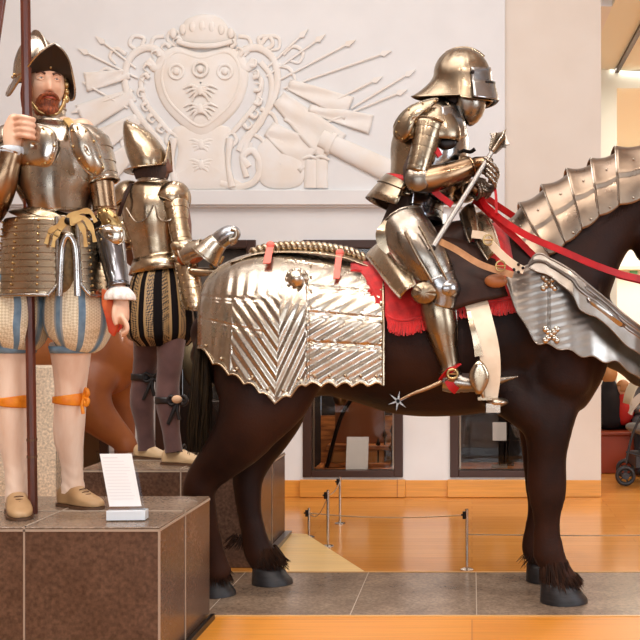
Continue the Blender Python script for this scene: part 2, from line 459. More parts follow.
# the four showcases
def showcase(i, a, b):
    c = struct('window_%d' % (i+1), MB(), frame_m) if False else None
    x0, x1 = wx(a), wx(b)
    fr = MB(); t = 0.065
    box(fr, x0, x0+t, WD-0.02, WD+0.08, zbot, ztop); box(fr, x1-t, x1, WD-0.02, WD+0.08, zbot, ztop)
    box(fr, x0+t, x1-t, WD-0.02, WD+0.08, zbot, zbot+0.05); box(fr, x0+t, x1-t, WD-0.02, WD+0.08, ztop-0.06, ztop)
    o = struct('window_%d' % (i+1), fr, frame_m, smooth=False, bevel=0.004)
    inn = MB()
    box(inn, x0+t, x1-t, WD+0.46, WD+0.49, zbot+.05, ztop); box(inn, x0+.02, x0+t-.002, WD+0.08, WD+0.46, zbot, ztop); box(inn, x1-t+.002, x1-.02, WD+0.08, WD+0.46, zbot, ztop)
    put('case_lining', inn, case_in, o, smooth=False)
    sh = MB(); box(sh, x0+t, x1-t, WD+0.081, WD+0.459, zbot+0.005, zbot+0.05)
    put('case_floor', sh, case_wood, o, smooth=False)
    bp = MB(); box(bp, x0+t+.001, x1-t-.001, WD+0.44, WD+0.459, zbot+.051, zbot+0.42)
    if b != 550: put('back_panel', bp, case_wood, o, smooth=False)
    g = MB(); box(g, x0+t, x1-t, WD+0.02, WD+0.028, zbot+.05, ztop-.06); put('pane', g, case_glass, o, smooth=False)
    for xx in (x0+t+.004, x1-t-.016):
        s = MB(); box(s, xx, xx+.012, WD+.03, WD+.045, zbot+.05, ztop-.06); put('edge_strip', s, mat('aluminium', (190,180,165), 0.3, 1.0), o, smooth=False)
for i, (a, b) in enumerate(CASES): showcase(i, a, b)
zf = zbot+0.05
# what stands in the third case
t = thing('display_chest', (wx(355), WD+0.25, zf), 'small stepped wooden chest standing in the showcase under the horse belly', 'chest')
m = MB(); X = wx(355)
box(m, X-.25, X+.25, WD+.14, WD+.38, zf+.001, zf+.035); put('base', m, case_wood, t, smooth=False, bevel=.004)
m = MB(); box(m, X-.2, X+.2, WD+.17, WD+.35, zf+.035, zf+.13); put('body', m, mat('chest_wood', (190,128,66), .5), t, smooth=False, bevel=.004)
m = MB(); box(m, X-.24, X+.24, WD+.15, WD+.37, zf+.13, zf+.165); put('lid', m, case_wood, t, smooth=False, bevel=.006)
m = MB(); box(m, X-.19, X+.19, WD+.30, WD+.36, zf+.166, zf+.5); put('upper_panel', m, mat('chest_panel', (120,66,30), .5), t, smooth=False, bevel=.006)
m = MB(); cx_ = wx(356); slab(m, [(cx_-.082, WD+.045, zf+.001), (cx_+.082, WD+.045, zf+.001), (cx_+.082, WD+.12, zf+.235), (cx_-.082, WD+.12, zf+.235)], V((0,.005,0)))
tag(put('label_card', m, white_card, smooth=False), 'white text card standing inside the showcase in front of the wooden chest', 'label')
m = MB(); wire(m, [(wx(351), WD+.13, wz(398)), (wx(338), WD+.13, wz(420)), (wx(324), WD+.13, zf+.0)], .016)
tag(put('leaning_scabbard', m, steel_dark), 'dark scabbard leaning inside the showcase left of its white card', 'scabbard')
m = MB(); ball(m, (wx(338), WD+.13, wz(398)), (.055, .05, .065)); lathe(m, [(.001,.06),(.03,.08),(.001,.1)], (wx(338), WD+.13, wz(398)))
wire(m, [(wx(338), WD+.33, wz(396)), (wx(338), WD+.33, zf)], .01)
wire(m, [(wx(338), WD+.33, wz(396)), (wx(338), WD+.13, wz(398))], .008)
tag(put('brass_globe', m, brass), 'brass globe on a thin stand inside the showcase beneath the horse', 'ornament')
for k, (px, py) in enumerate(((376,440), (382,432), (389,428))):
    m = MB(); zt = wz(py)
    lathe(m, [(.03,0),(.03,.01),(.006,.02),(.006,zt-zf-.07),(.018,zt-zf-.05),(.008,zt-zf-.02),(.001,zt-zf)], (wx(px), WD+.17+.05*k, zf+.001), n=12)
    tag(put('display_rod', m, steel_dark), ['shortest of the three dark rods at the right in the showcase', 'middle one of the three dark rods in the showcase', 'tallest of the three dark rods, nearest the case frame'][k], 'rod', 'dark rods in the showcase')
# fourth case: two labels on a stem
t = thing('label_stand', (wx(500), WD+.15, zf), 'thin stand with a small white label in the dark showcase behind the front leg', 'label stand')
m = MB(); cyl(m, (wx(500), WD+.15, zf+.004), (wx(500), WD+.15, wz(415)), .004, 8); put('stem', m, steel_dark, t)
m = MB(); slab(m, [(wx(493), WD+.10, wz(442)), (wx(507), WD+.10, wz(442)), (wx(507), WD+.145, wz(424)), (wx(493), WD+.145, wz(424))], V((0,.004,0))); put('label_card', m, white_card, t, smooth=False)
m = MB(); box(m, wx(492), wx(508), WD+.1, WD+.2, zf+.0005, zf+.02); put('foot', m, mat('grey_foot', (150,140,130), .5), t, smooth=False)
m = MB(); wire(m, [(wx(510), WD+.3, wz(408)), (wx(508), WD+.3, wz(440)), (wx(507), WD+.3, zf)], .02); box(m, wx(507)-.06, wx(507)+.06, WD+.24, WD+.36, zf+.0005, zf+.02)
tag(put('dark_mount', m, steel_dark), 'dark upright mount at the back of the showcase behind the front leg', 'mount')
# second case (behind the small soldier): pale round shield and a dark box
m = MB(); X = wx(186)
box(m, X-.12, wx(232), WD+.12, WD+.36, zf+.001, wz(402)); 
tag(put('display_box', m, mat('box_black', (34,26,24), .6), smooth=False, bevel=.006), 'black box low in the showcase behind the plum-stockinged legs', 'box')
m = MB(); rows = []
for i in range(9):
    a = i/8+.01; rows.append([V((wx(192)+.15*a*cos(q*pi/12), WD+.27-.07*(1-a*a), wz(362)+.24*a*sin(q*pi/12))) for q in range(24)])
grid(m, rows, closed=True)
box(m, wx(192)-.05, wx(192)+.05, WD+.275, WD+.295, wz(402)+.001, wz(362)+.1)
tag(put('round_shield', m, mat('shield_pale', (190,180,150), .35, .6), solid=.006), 'pale oval shield in the showcase behind the black and gold breeches', 'shield')
# the chestnut-side case: low beige box
m = MB(); box(m, wx(70), wx(103), WD+.12, WD+.36, zf+.001, wz(425))
tag(put('display_block', m, mat('beige_block', (206,176,138), .6), smooth=False, bevel=.006), 'beige block in the showcase seen between the chestnut horse legs', 'block')

# ------------------------------------------------------------------ stone plinths, strip, pale border
plinth_front = stone('brown_stone', (76,50,36), (100,72,54), 0.45)
plinth_m = stone('brown_grey_stone', (84,62,50), (104,80,66), 0.26)
strip_m = stone('grey_stone', (112,92,76), (148,126,106), 0.26)
top_stone = stone('top_stone', (116,96,80), (146,126,108), 0.26)
pale_stone = stone('pale_stone', (206,190,166), (220,206,184), 0.5)
grout_m = mat('grout', (178,160,142), 0.7)
PZ = 0.52
def plinth(name, x0, x1, y0, y1, z1, m1, label, seams_x=(), seams_y=(), lip=True):
    t = thing(name, ((x0+x1)/2, (y0+y1)/2, 0), label, 'plinth')
    m = MB(); box(m, x0, x1, y0, y1, 0.001, z1-(.008 if lip else 0)); put('stone_block', m, m1, t, smooth=False, bevel=0.003)
    if lip: m = MB(); box(m, x0, x1, y0, y1, z1-.008, z1); put('top_slab', m, top_stone, t, smooth=False, bevel=0.003)
    m = MB(); e = .0025
    for s in seams_x:
        box(m, s-.003, s+.003, y0-e, y0+.01, .001, z1+e); box(m, s-.003, s+.003, y0, y1, z1-.01, z1+e)
    for s in seams_y:
        box(m, x1-.01, x1+e, s-.003, s+.003, .001, z1+e); box(m, x0, x1, s-.003, s+.003, z1-.01, z1+e)
    if lip:
        box(m, x0, x1+e, y0-e, y0+.004, z1-.016, z1-.008); box(m, x1-.004, x1+e, y0, y1, z1-.016, z1-.008)
        box(m, x1-.004, x1+e, y0-e, y0+.006, 0.001, z1-.016)
    if m.v: put('seam', m, grout_m, t, smooth=False)
    return t
plinth('stone_plinth', -3.0, -1.107, 3.54, 4.22, PZ, plinth_m, 'brown stone plinth in the foreground carrying the bearded soldier', (-1.585,), (3.86,))
plinth('stone_plinth', -2.02, -1.10, 5.15, 5.88, PZ-.01, plinth_m, 'dark stone plinth behind the horse hind legs carrying the soldier seen from behind', (-1.5,), (5.5,))
plinth('pale_plinth', -3.1, -2.33, 5.6, 6.0, 1.02, pale_stone, 'tall pale stone block behind the bearded soldier\'s legs', lip=False)
m = MB(); box(m, -1.6, 5.9, 4.255, 5.03, -0.01, 0.006)
sx = [(-2.0), (-1.14), (-.52), .02]
st = struct('floor_stone_strip', m, strip_m, smooth=False)
m = MB()
for s in sx[1:]: box(m, s-.002, s+.002, 4.256, 5.029, .0055, .0068)
put('seam', m, grout_m, st, smooth=False)
m = MB(); box(m, -1.6, 5.9, 4.235, 4.2545, -.01, .009); box(m, -1.6, 5.9, 5.0305, 5.04, -.01, .009); struct('trim_4', m, mat('wood_edge', (214,160,92), .4), smooth=False)
m = MB(); box(m, -1.08, 5.9, 1.2, 4.2345, -.01, .006); struct('floor_border_front', m, planks('light_border', (224,146,48), (218,138,42), (196,118,34), .3, .4, 3.0), smooth=False)
m = MB(); slab(m, [(-1.09, 5.041, .004), (-.54, 5.041, .004), (-.97, 5.86, .03), (-1.09, 5.89, .03)], V((0,0,.004)))
slab(m, [(-.54, 5.041, .004), (-.97, 5.86, .03), (-.97, 5.86, .001), (-.54, 5.041, .001)], V((-.004,0,0)))
struct('floor_border_wedge', m, pale_m, smooth=False)
m = MB(); box(m, -3.0, -1.085, 3.53, 3.5495, .001, .03); box(m, -1.0965, -1.08, 3.53, 4.2, .001, .03); struct('trim_5', m, steel_dark, smooth=False)
m = MB(); box(m, -1.0965, -1.06, 5.16, 5.88, .001, .05); struct('trim_6', m, mat('grey_skirting', (112,104,100), .3), smooth=False)

# ------------------------------------------------------------------ low barrier posts and wire
chrome = mat('barrier_steel', (200,190,178), 0.25, 1.0)
barrier = []
def post(px, ptop, D, label):
    b = P(px, 0, D); z1 = CH-(ptop-CY)*D/FOC
    t = thing('barrier_post', (b.x, D, 0), label, 'barrier post', 'low steel barrier posts')
    m = MB(); cyl(m, (b.x, D, 0.002), (b.x, D, z1), .0085, 12); put('rod', m, chrome, t, auto=40)
    m = MB(); lathe(m, [(.001,.001),(.034,.001),(.034,.006),(.02,.012),(.009,.014)], (b.x, D, 0)); put('foot', m, chrome, t, auto=40)
    m = MB(); cyl(m, (b.x-.014, D, z1-.05), (b.x-.014, D, z1-.012), .009, 10); cyl(m, (b.x-.03, D, z1-.03), (b.x, D, z1-.03), .005, 8); put('clip', m, steel_dark, t, auto=40)
    return V((b.x, D, z1-.03))
a = post(340, 477, 6.35, 'low steel barrier post farthest back, under the showcase with the chest')
b = post(328, 490, 5.66, 'low steel barrier post in the middle of the three at the left')
c = post(309, 508, 5.92, 'short low barrier post just behind the corner of the pale floor wedge')
d = post(467, 509, 5.10, 'low steel barrier post standing alone behind the grey strip')
def sag(p, q, s): return [p, p.lerp(q, .25)-V((0,0,s*.75)), p.lerp(q, .5)-V((0,0,s)), p.lerp(q, .75)-V((0,0,s*.75)), q]
for p, q, s, lab in ((c, b, .06, 'thin barrier wire drooping between the two nearer left posts'), (b, a, .02, 'thin barrier wire between the middle and the rear left post'),
                (c, d, .02, 'long thin barrier wire crossing the floor to the lone post')):
    m = MB(); wire(m, sag(p, q, s), .0035, 6, 4); tag(put('barrier_wire', m, mat('wire', (214,190,160), .35, .8)), lab, 'wire', 'thin barrier wires')
q = V((2.3, 5.2, .20)); 
m = MB(); wire(m, sag(d-V((0,0,.10)), q, .02), .0035, 6, 4); tag(put('barrier_wire', m, mat('wire_b', (214,190,160), .35, .8)), 'thin barrier wire running behind the front legs to the right', 'wire', 'thin barrier wires')
# ------------------------------------------------------------------ plaster coat of arms on the wall
RD = WD-0.041
R = lambda px, py, off=0.0: P(px, py, WD)-V((0, WD-RD+off, 0))
rt = thing('plaster_relief', tuple(R(203, 190)), 'large cream plaster coat-of-arms relief with flags and spears on the wall', 'relief')
S = WD/FOC
def rshape(name, outline, h, edge=0.25, parent=rt, dome=0.0):
    """Low relief: an outline raised from the wall with a rounded edge."""
    n = len(outline); cxp = sum(p[0] for p in outline)/n; cyp = sum(p[1] for p in outline)/n
    q = [[p[0], p[1]] for p in outline]; pts = []
    for i in range(n):
        for j in range(4): pts.append(cat(q[i-1], q[i], q[(i+1) % n], q[(i+2) % n], j/4))
    rows = []
    for f, d in ((1, 0), (.985, h*.6), (.95, h), (.7, h+dome*.5), (.35, h+dome*.9), (.02, h+dome)):
        rows.append([R(cxp+(p[0]-cxp)*f, cyp+(p[1]-cyp)*f, d) for p in pts])
    m = MB(); grid(m, rows, closed=True); return put(name, m, relief_m, parent)
def scroll(pts, r, name='scroll', h=.02, parent=rt):
    m = MB(); q = [R(px, py, h) for px, py in pts]
    wire(m, q, (lambda u: (r if not callable(r) else r(u))*S), 10, 5)
    for v in m.v: v.y = RD-(RD-v.y)*0.8+0.004
    return put(name, m, relief_m, parent)
mir = lambda pts, c=203: [(2*c-x, y) for x, y in pts]
rshape('shield', [(160,58),(178,48),(203,54),(228,48),(246,58),(250,80),(243,104),(226,124),(203,138),(180,124),(163,104),(156,80)], .03, dome=.025)
left = [(150,62),(158,70),(166,62),(160,52),(146,50),(132,60),(127,80),(132,102),(146,124),(160,140),(166,152)]
scroll(left, lambda u: 4.5-1.5*u); scroll(mir(left), lambda u: 4.5-1.5*u)
inner = [(150,74),(143,84),(148,104),(160,120),(172,134)]
scroll(inner, 2.6); scroll(mir(inner), 2.6)
low = [(152,176),(160,168),(156,158),(146,162),(148,178),(164,186),(180,182)]
scroll(low, 3.4); scroll([(222,184),(240,188),(256,182),(262,166),(254,152),(244,158),(250,168)], 3.6)
scroll([(262,64),(272,78),(272,100),(262,124),(250,140),(244,160),(248,178)], 3.0)
for k, (x, y) in enumerate(((179,74),(203,72),(227,74))):
    m = MB(); c = R(x, y, .055+(.02 if k == 1 else 0))
    wire(m, [c+V((7*S*cos(j*pi/6), 0, 7*S*sin(j*pi/6))) for j in range(12)], 1.6*S, 8, 2, closed=True)
    ball(m, c, (3.6*S, .03, 3.6*S), 12, 8)
    put('rosette', m, relief_m, rt)
for x, y, dd in ((203,93,.085),(203,111,.075),(203,146,.03),(203,166,.03)):
    m = MB(); ball(m, R(x, y, dd), (3.5*S, .022, 5*S), 12, 8)
    for s in (-1, 1):
        for k in range(4):
            wire(m, [R(x+s*2, y-2+k*1.5, dd), R(x+s*(9-k), y-5+3.6*k, dd-.006), R(x+s*(17-3*k), y-2+4.2*k, dd-.02)], lambda u: S*(2.0-1.2*u), 8, 4)
    put('leaf_ornament', m, relief_m, rt)
scroll([(168,62),(180,54),(203,60),(226,54),(238,62),(242,80),(236,100),(222,116),(203,128),(184,116),(170,100),(164,80),(168,62)], 1.5, 'shield_border', .05)
for q in ([(178,48),(170,42),(172,34),(180,34),(182,40)], [(164,60),(154,50),(156,40),(166,38)], [(140,52),(132,46),(136,38),(146,40),(144,48)], [(176,150),(168,142),(172,134),(180,138)], [(150,136),(142,142),(144,152),(154,152),(154,144)], [(134,132),(124,140),(128,152),(138,150)]):
    scroll(q, 2.0); scroll(mir(q), 2.0)
for q in ([(262,46),(270,38),(280,40),(280,50),(272,52)], [(284,56),(294,48),(304,54),(300,64),(290,62)], [(276,66),(290,70),(296,82),(288,92)], [(262,110),(274,116),(278,128),(270,136)], [(286,120),(300,128),(316,130)], [(128,56),(118,50),(112,58),(118,66)], [(118,74),(108,70),(100,76)]):
    scroll(q, lambda u: 2.4-1.2*u, 'foliage')
rshape('support', [(176,128),(230,128),(226,150),(232,176),(244,189),(160,189),(174,176),(180,150)], .02, dome=.01)
for x in (176, 232):
    m = MB(); wire(m, [R(x, 140, .03), R(x-2, 165, .035), R(x+2, 188, .03)], lambda u: S*(4-1.5*sin(u*pi)), 10, 4); put('pilaster', m, relief_m, rt)
# crown with plumes
rshape('crown', [(182,40),(186,24),(196,18),(208,16),(222,20),(230,30),(232,42),(220,46),(194,46)], .04, dome=.03)
m = MB(); wire(m, [R(180,44,.05), R(192,48,.07), R(206,49,.075), R(220,48,.07), R(234,44,.05)], 2.6*S, 10, 4); put('crown_band', m, relief_m, rt)
for k in range(7):
    x = 176+k*9.5; m = MB(); ball(m, R(x, 34-9*sin((k+.5)/7*pi)+4, .06), (.025, .02, .04), 10, 8); put('crown_leaf', m, relief_m, rt)
rnd = random.Random(3)
for k in range(26):                             # curling leaves round the cartouche
    a = k/26*2*pi; x = 203+52*cos(a)*(1+.1*rnd.random()); y = 92-52*sin(a)
    if y > 128: continue
    m = MB(); b = a+rnd.uniform(-.5, .5)
    wire(m, [R(x, y, .025), R(x+5*cos(b), y-5*sin(b), .04), R(x+8*cos(b+.8), y-8*sin(b+.8), .035), R(x+6*cos(b+1.8), y-7*sin(b+1.8), .02)], lambda u: .018*(1.05-u), 8, 4)
    put('leaf', m, relief_m, rt)
# spears, poles and flags on both sides
def spear(x0, y0, x1, y1, head=True, r=1.1):
    m = MB(); wire(m, [R(x0, y0, .02), R(x1, y1, .03)], r*S, 8, 1)
    if head:
        d = V((x1-x0, y1-y0)).normalized(); nx, ny = -d.y, d.x
        slab(m, [R(x1, y1, .035), R(x1+d.x*4+nx*3, y1+d.y*4+ny*3, .035), R(x1+d.x*13, y1+d.y*13, .035), R(x1+d.x*4-nx*3, y1+d.y*4-ny*3, .035)], V((0, .02, 0)))
    put('spear', m, relief_m, rt)
for q in ((285,90,380,57), (280,82,345,48), (300,120,372,84), (318,128,396,96), (352,110,405,78), (268,70,300,40), (268,78,316,44)): spear(*q)
for q in ((140,80,92,56), (136,92,86,110), (140,118,80,138), (138,70,108,46), (130,110,96,90)): spear(*q)
def flag(x0, y0, x1, y1, w, waves, ph=0):
    rows = []
    for i in range(21):
        u = i/20; row = []
        for j in range(9):
            v = j/8-.5; x = x0+(x1-x0)*u; y = y0+(y1-y0)*u
            d = V((x1-x0, y1-y0)).normalized()
            ww = w*(.5+.6*u)
            row.append(R(x-d.y*v*ww, y+d.x*v*ww, .012+.014*(1+sin(u*waves*3+v*7+ph))*(1-.3*abs(v))))
        rows.append(row)
    m = MB(); grid(m, rows); put('flag', m, relief_m, rt, solid=.008)
flag(280,100,335,150,34,2.2); flag(270,130,312,160,32,3,1); flag(290,86,350,110,22,2.4,2); flag(310,110,372,126,18,2,.5)
flag(136,96,84,120,26,2.2,.6); flag(140,120,92,150,24,2.8,1.4); flag(132,76,88,84,18,2.5,2.2); flag(148,140,110,172,22,2.5,.2)
m = MB(); wire(m, [R(322,140,.03), R(410,182,.035)], lambda u: S*(9+3*u), 16, 1); wire(m, [R(330,144,.03), R(334,146,.03)], 12*S, 16, 1); put('cannon_barrel', m, relief_m, rt)
for x in (312, 322):
    m = MB(); wire(m, [R(x-8,160,.03), R(x,158,.05), R(x+8,161,.03)], 1.6*S, 8, 3); cyl(m, R(x,189,.0), R(x,161,.0), 7*S, 20); put('drum', m, relief_m, rt)
rshape('drapery', [(258,150),(272,138),(292,146),(302,160),(306,176),(298,188),(270,189),(258,176)], .022, dome=.02)
scroll([(262,158),(276,150),(292,156),(298,170)], 2.2); scroll([(262,172),(276,160),(288,168),(292,184)], 2.0)

for c in rt.children:                                     # shallow bas-relief
    for v in c.data.vertices: v.co.y *= .48
rt_base = rt.location.y
# ------------------------------------------------------------------ the dark horse (mid-plane at HD)
HD = 4.67
def horse_mesh():
    m = MB(); d = HD
    # barrel: (x, top, bottom, half width)
    rows = [(210,306,352,.10),(216,288,378,.17),(229,272,396,.235),(248,262,406,.27),(272,257,408,.285),(300,257,400,.28),(335,262,396,.285),(370,267,404,.30),
            (405,268,415,.31),(440,264,417,.31),(475,252,414,.295),(508,238,408,.275),(540,232,402,.26),(570,246,392,.23),(592,272,376,.17),(602,296,350,.10)]
    tube(m, [[P(x, (a+b)/2, d).x, d, P(x, (a+b)/2, d).z, (b-a)/2*d/FOC, w] for x, a, b, w in rows], k=4, n=28, dome=True)
    # neck
    tube(m, L([(535,300,d,66,.22),(560,268,d,58,.19),(582,238,d,48,.155),(604,214,d,42,.13),(630,196,d,38,.115),(656,186,d,34,.105)]), k=4, n=24, dome=True)
    # head
    tube(m, L([(640,178,d,18,.08),(662,196,d,34,.105),(684,232,d,36,.10),(702,268,d,28,.085),(718,300,d,23,.075),(732,326,d,20,.072),(738,338,d,14,.06)]), k=4, n=22, dome=True)
    tube(m, L([(634,228,d,14,.07),(650,236,d,26,.095),(668,250,d,26,.09),(694,280,d,14,.06)]), k=4, n=18, dome=True)
    tube(m, L([(716,330,d,9,.05),(728,344,d,9,.05),(736,350,d,6,.04)]), k=3, n=14, dome=True)
    for s in (-1, 1):                                        # ears
        e = [P(648+0, 172, d+s*.07), P(652, 156, d+s*.085), P(658, 138, d+s*.08)]
        tube(m, [[e[0].x, e[0].y, e[0].z, .03, .022], [e[1].x, e[1].y, e[1].z, .032, .018], [e[2].x, e[2].y, e[2].z, .006, .006]], k=3, n=12, dome=True)
    # front legs: near (d0) and far
    def front(dd, ox, s):
        k = dd/4.48
        tube(m, L([(548+ox,330,dd+s*.13,48,.10),(552+ox,375,dd+s*.06,42,.115),(549+ox,402,dd+s*.03,33,.105),(548+ox,430,dd,25,.085),(547+ox,458,dd,20,.068),(547+ox,484,dd,20.5,.064),
                   (547+ox,500,dd,18.5,.058),(547+ox,516,dd,14.5,.045),(547+ox,532,dd,14,.042),(548+ox,545,dd,15.5,.047),(549+ox,554,dd,17,.052),(556+ox,568,dd,14,.046),(562+ox,583,dd,18.5,.06)]), k=3, n=20, dome=True)
    front(4.48, 0, 1)
    # hind leg carried back (nearer one)
    def hind(rows): tube(m, L(rows), k=3, n=20, dome=True)
    hind([(256,340,4.60,42,.14),(258,380,4.50,44,.155),(255,408,4.46,37,.135),(243,434,4.46,31,.11),(224,456,4.48,24,.085),(207,474,4.50,19,.062),(199,490,4.50,17,.056),(203,515,4.52,14.5,.045),(209,540,4.55,13,.042),(213,560,4.57,14,.048),(217,573,4.58,15.5,.055)])
    tube(m, L([(196,470,4.5,5,.025),(190,484,4.5,7,.03),(193,500,4.5,8,.03)]), k=3, n=12, dome=True)
    tube(m, L([(294,366,4.50,34,.11),(276,400,4.46,33,.11),(256,430,4.45,24,.09)]), k=3, n=16, dome=True)     # stifle
    # far hind leg
    hind([(268,360,4.78,48,.13),(272,400,4.84,38,.13),(264,430,4.86,30,.11),(254,456,4.86,21,.08),(248,478,4.84,16,.058),(248,496,4.83,14,.05),(250,516,4.82,12.5,.044),(254,534,4.81,13,.044),(257,548,4.81,15,.05),(264,560,4.81,16,.055)])
    # far front leg
    tube(m, L([(528,340,4.80,40,.10),(534,390,4.86,32,.10),(540,430,4.86,22,.075),(541,470,4.86,18,.06),(542,490,4.86,17,.055),(540,510,4.86,13,.045),(536,532,4.86,12.5,.042),(534,548,4.86,13.5,.046),(541,560,4.86,13,.05),(546,568,4.86,15,.056)]), k=3, n=18, dome=True)
    # muscles that show: shoulder, chest, forearm
    tube(m, L([(570,300,4.53,24,.10),(570,340,4.51,30,.11),(562,380,4.48,30,.10)]), k=3, n=16, dome=True)
    tube(m, L([(585,330,4.6,24,.12),(582,362,4.6,26,.14),(568,392,4.56,24,.12)]), k=3, n=16, dome=True)
    tube(m, L([(500,385,4.50,26,.09),(520,402,4.47,24,.09),(534,420,4.47,18,.08)]), k=3, n=16, dome=True)
    return m
hm = horse_mesh()
horse = thing('horse', (P(400,0,HD).x, HD, 0.006), 'dark brown life-size horse in steel armour carrying the armoured rider', 'horse')
hoff = V(horse.location)
hb = fuse(hm, 0.013, 15, 0.5, hoff, 'horse_body'); 
HORSE_BODY = put('body', hb, coat_dark, horse)
def hoof(px0, px1, py, D, h, name='hoof', toe=1):
    """Hoof whose sole spans px0..px1 at ground row py."""
    c = (px0+px1)/2; w = (px1-px0)/2*D/FOC; x = P(c, 0, D).x; zb = .007
    prof = [(1.0, 0), (.98, .018), (.90, h*.45), (.78, h*.85), (.70, h), (.3, h+.01)]
    rows = []
    for f, z in prof:
        rows.append([V((x-toe*(1-f)*w*.9+cos(2*pi*j/28)*w*f*(1.0), D+sin(2*pi*j/28)*w*.86*f, zb+z)) for j in range(28)])
    rows.insert(0, [V((x+cos(2*pi*j/28)*.01, D+sin(2*pi*j/28)*.01, zb)) for j in range(28)])
    m = MB(); grid(m, rows, closed=True); return put(name, m, hoof_m, horse)
hoof(540, 588, 603, 4.48, .085); hoof(252, 293, 585, 4.81, .075); hoof(196, 236, 596, 4.60, .08); hoof(526, 566, 582, 4.86, .08)
def feather(px, py, D, w, hgt, dirx, n=130, lab=None):
    m = MB(); r_ = random.Random(int(px))
    for i in range(n):
        a = r_.uniform(0, 2*pi); p = P(px, py, D)+V((cos(a)*w, sin(a)*w*.8, r_.uniform(-.01, .03)))
        o = V((cos(a)*.25+dirx, sin(a)*.25, 0))*r_.uniform(.03, .09)
        q = p+o*.6+V((0,0,-hgt*.5)); e = p+o+V((0,0,-hgt*r_.uniform(.7, 1.05)))
        wire(m, [p, q, e], lambda u: .0032*(1.1-u), 4, 2)
    return put('feather', m, hair_dark, horse)
feather(554, 566, 4.48, .060, .08, .15, 220); feather(560, 580, 4.48, .078, .04, .15, 220); feather(240, 540, 4.82, .03, .05, -.5, 70); feather(264, 552, 4.81, .058, .085, .5, 240); feather(268, 561, 4.81, .070, .035, .25, 200); feather(214, 574, 4.59, .062, .05, .15, 150); feather(538, 556, 4.86, .05, .05, -.4, 80)
# tail: dense hanging locks
m = MB(); r_ = random.Random(5)
for i in range(170):
    dx = r_.uniform(-11, 8); dy = r_.uniform(-.07, .07); e = r_.uniform(-6, 6)
    l_ = r_.uniform(425, 456)
    pts = [P(220+dx*.2, 300, HD+dy*.3), P(208+dx*.35, 318, HD+dy*.6), P(203+dx*.7, 350, HD+dy-.1), P(202+dx+e*.3, 395, HD+dy*1.1-.16), P(199+dx*.8+e, l_, HD+dy-.18)]
    wire(m, pts, lambda u: .0085*(1.15-u), 5, 3)
put('tail', m, tail_m, horse)
m = MB()                                            # mane seen under the crinet plates
for i in range(90):
    u = i/89; a = V((510+(650-510)*u, 232-(232-164)*u)); 
    for s in (-1, 1):
        wire(m, [P(a.x, a.y+6, HD), P(a.x+4, a.y+14, HD+s*.09), P(a.x+8, a.y+34, HD+s*.14)], lambda t: .006*(1.1-t), 4, 2)
put('mane', m, hair_dark, horse)
for s in (-1, 1):
    m = MB(); ball(m, P(684, 216, HD+s*.098), (.022, .014, .02)); put('eye', m, iris_m, horse)

# ------------------------------------------------------------------ chestnut horse behind the soldiers (same build, facing left)
ch = thing('horse', (-3.03, 6.55, 0), 'chestnut horse standing behind the two soldiers, seen between their legs', 'horse')
me = HORSE_BODY.data.copy(); me.materials.clear(); sc = .93
for v in me.vertices: v.co = V((-v.co.x*sc, v.co.y*sc, v.co.z*sc))
me.flip_normals()
put('body', me, coat_chest, ch)
for c in [c for c in horse.children if c.name.split('.')[0] in ('hoof', 'eye')]:
    me = c.data.copy(); me.materials.clear()
    for v in me.vertices: v.co = V((-v.co.x*sc, v.co.y*sc, v.co.z*sc))
    me.flip_normals(); put(c.name.split('.')[0], me, hoof_m if c.name.startswith('hoof') else (coat_chest if c.name.startswith('tail') else iris_m), ch)

# ------------------------------------------------------------------ crupper: fluted steel over the hindquarters
def lerp_tab(tab, x):
    if x <= tab[0][0]: return tab[0][1]
    for (x0, y0), (x1, y1) in zip(tab, tab[1:]):
        if x <= x1: return y0+(y1-y0)*(x-x0)/(x1-x0)
    return tab[-1][1]
def smooth_tab(tab, x):
    xs = [t[0] for t in tab]
    if x <= xs[0]: return tab[0][1]
    if x >= xs[-1]: return tab[-1][1]
    for i in range(len(tab)-1):
        if x <= xs[i+1]:
            t = (x-xs[i])/(xs[i+1]-xs[i]); f = [[v[1]] for v in tab]
            return cat(f[max(i-1, 0)], f[i], f[i+1], f[min(i+2, len(tab)-1)], t)[0]
CT = [(198,308),(201,290),(208,277),(220,266),(236,258),(255,253),(280,252),(310,255),(345,261),(384,269)]         # top line
CB = [(198,345),(214,361),(236,376),(258,388),(275,400),(290,394),(305,383),(384,383)]                              # scalloped hem
CW = [(198,.16),(202,.24),(212,.285),(230,.32),(255,.335),(290,.335),(330,.34),(384,.345)]                           # half width
def flute(x, y, far=False):
    """Height of the embossed ridges at a place on the plate, in metres."""
    vl = 275+(y-400)*-.06
    if x < vl+0:
        ph = ((x-198)*.80-(y-300)*.55)/8.5; fade = min(1, max(0, (y-262)/30))
        if y < 297 or x < 232: ph = ((x-198)*1.0+ (y-300)*.12)/11
    else:
        ph = ((x-290)*.5+(y-280)*.86)/10.5; fade = min(1, max(0, (y-268)/16))
        if x < 306: ph = ((x-275)*.9+(y-300)*.42)/8; 
    f = ph-math.floor(ph)
    h = .0045*(.5-.5*cos(2*pi*f))*fade
    for seam in ((lambda: abs(x-308)),):
        if y > 272 and seam() < 1.3: h -= .004
    for sl in ((308, 286, 384, 292), (308, 312, 384, 318), (308, 342, 384, 346), (262, 300, 200, 296), (262, 332, 200, 318)):
        lo, hi = sorted((sl[0], sl[2]))
        if lo <= x <= hi:
            ys = sl[1]+(sl[3]-sl[1])*(x-sl[0])/(sl[2]-sl[0])
            if abs(y-ys) < 1.3: h -= .005
            elif 0 < y-ys < 5: h -= .002
    # boss for the knob and rolled hem
    return h
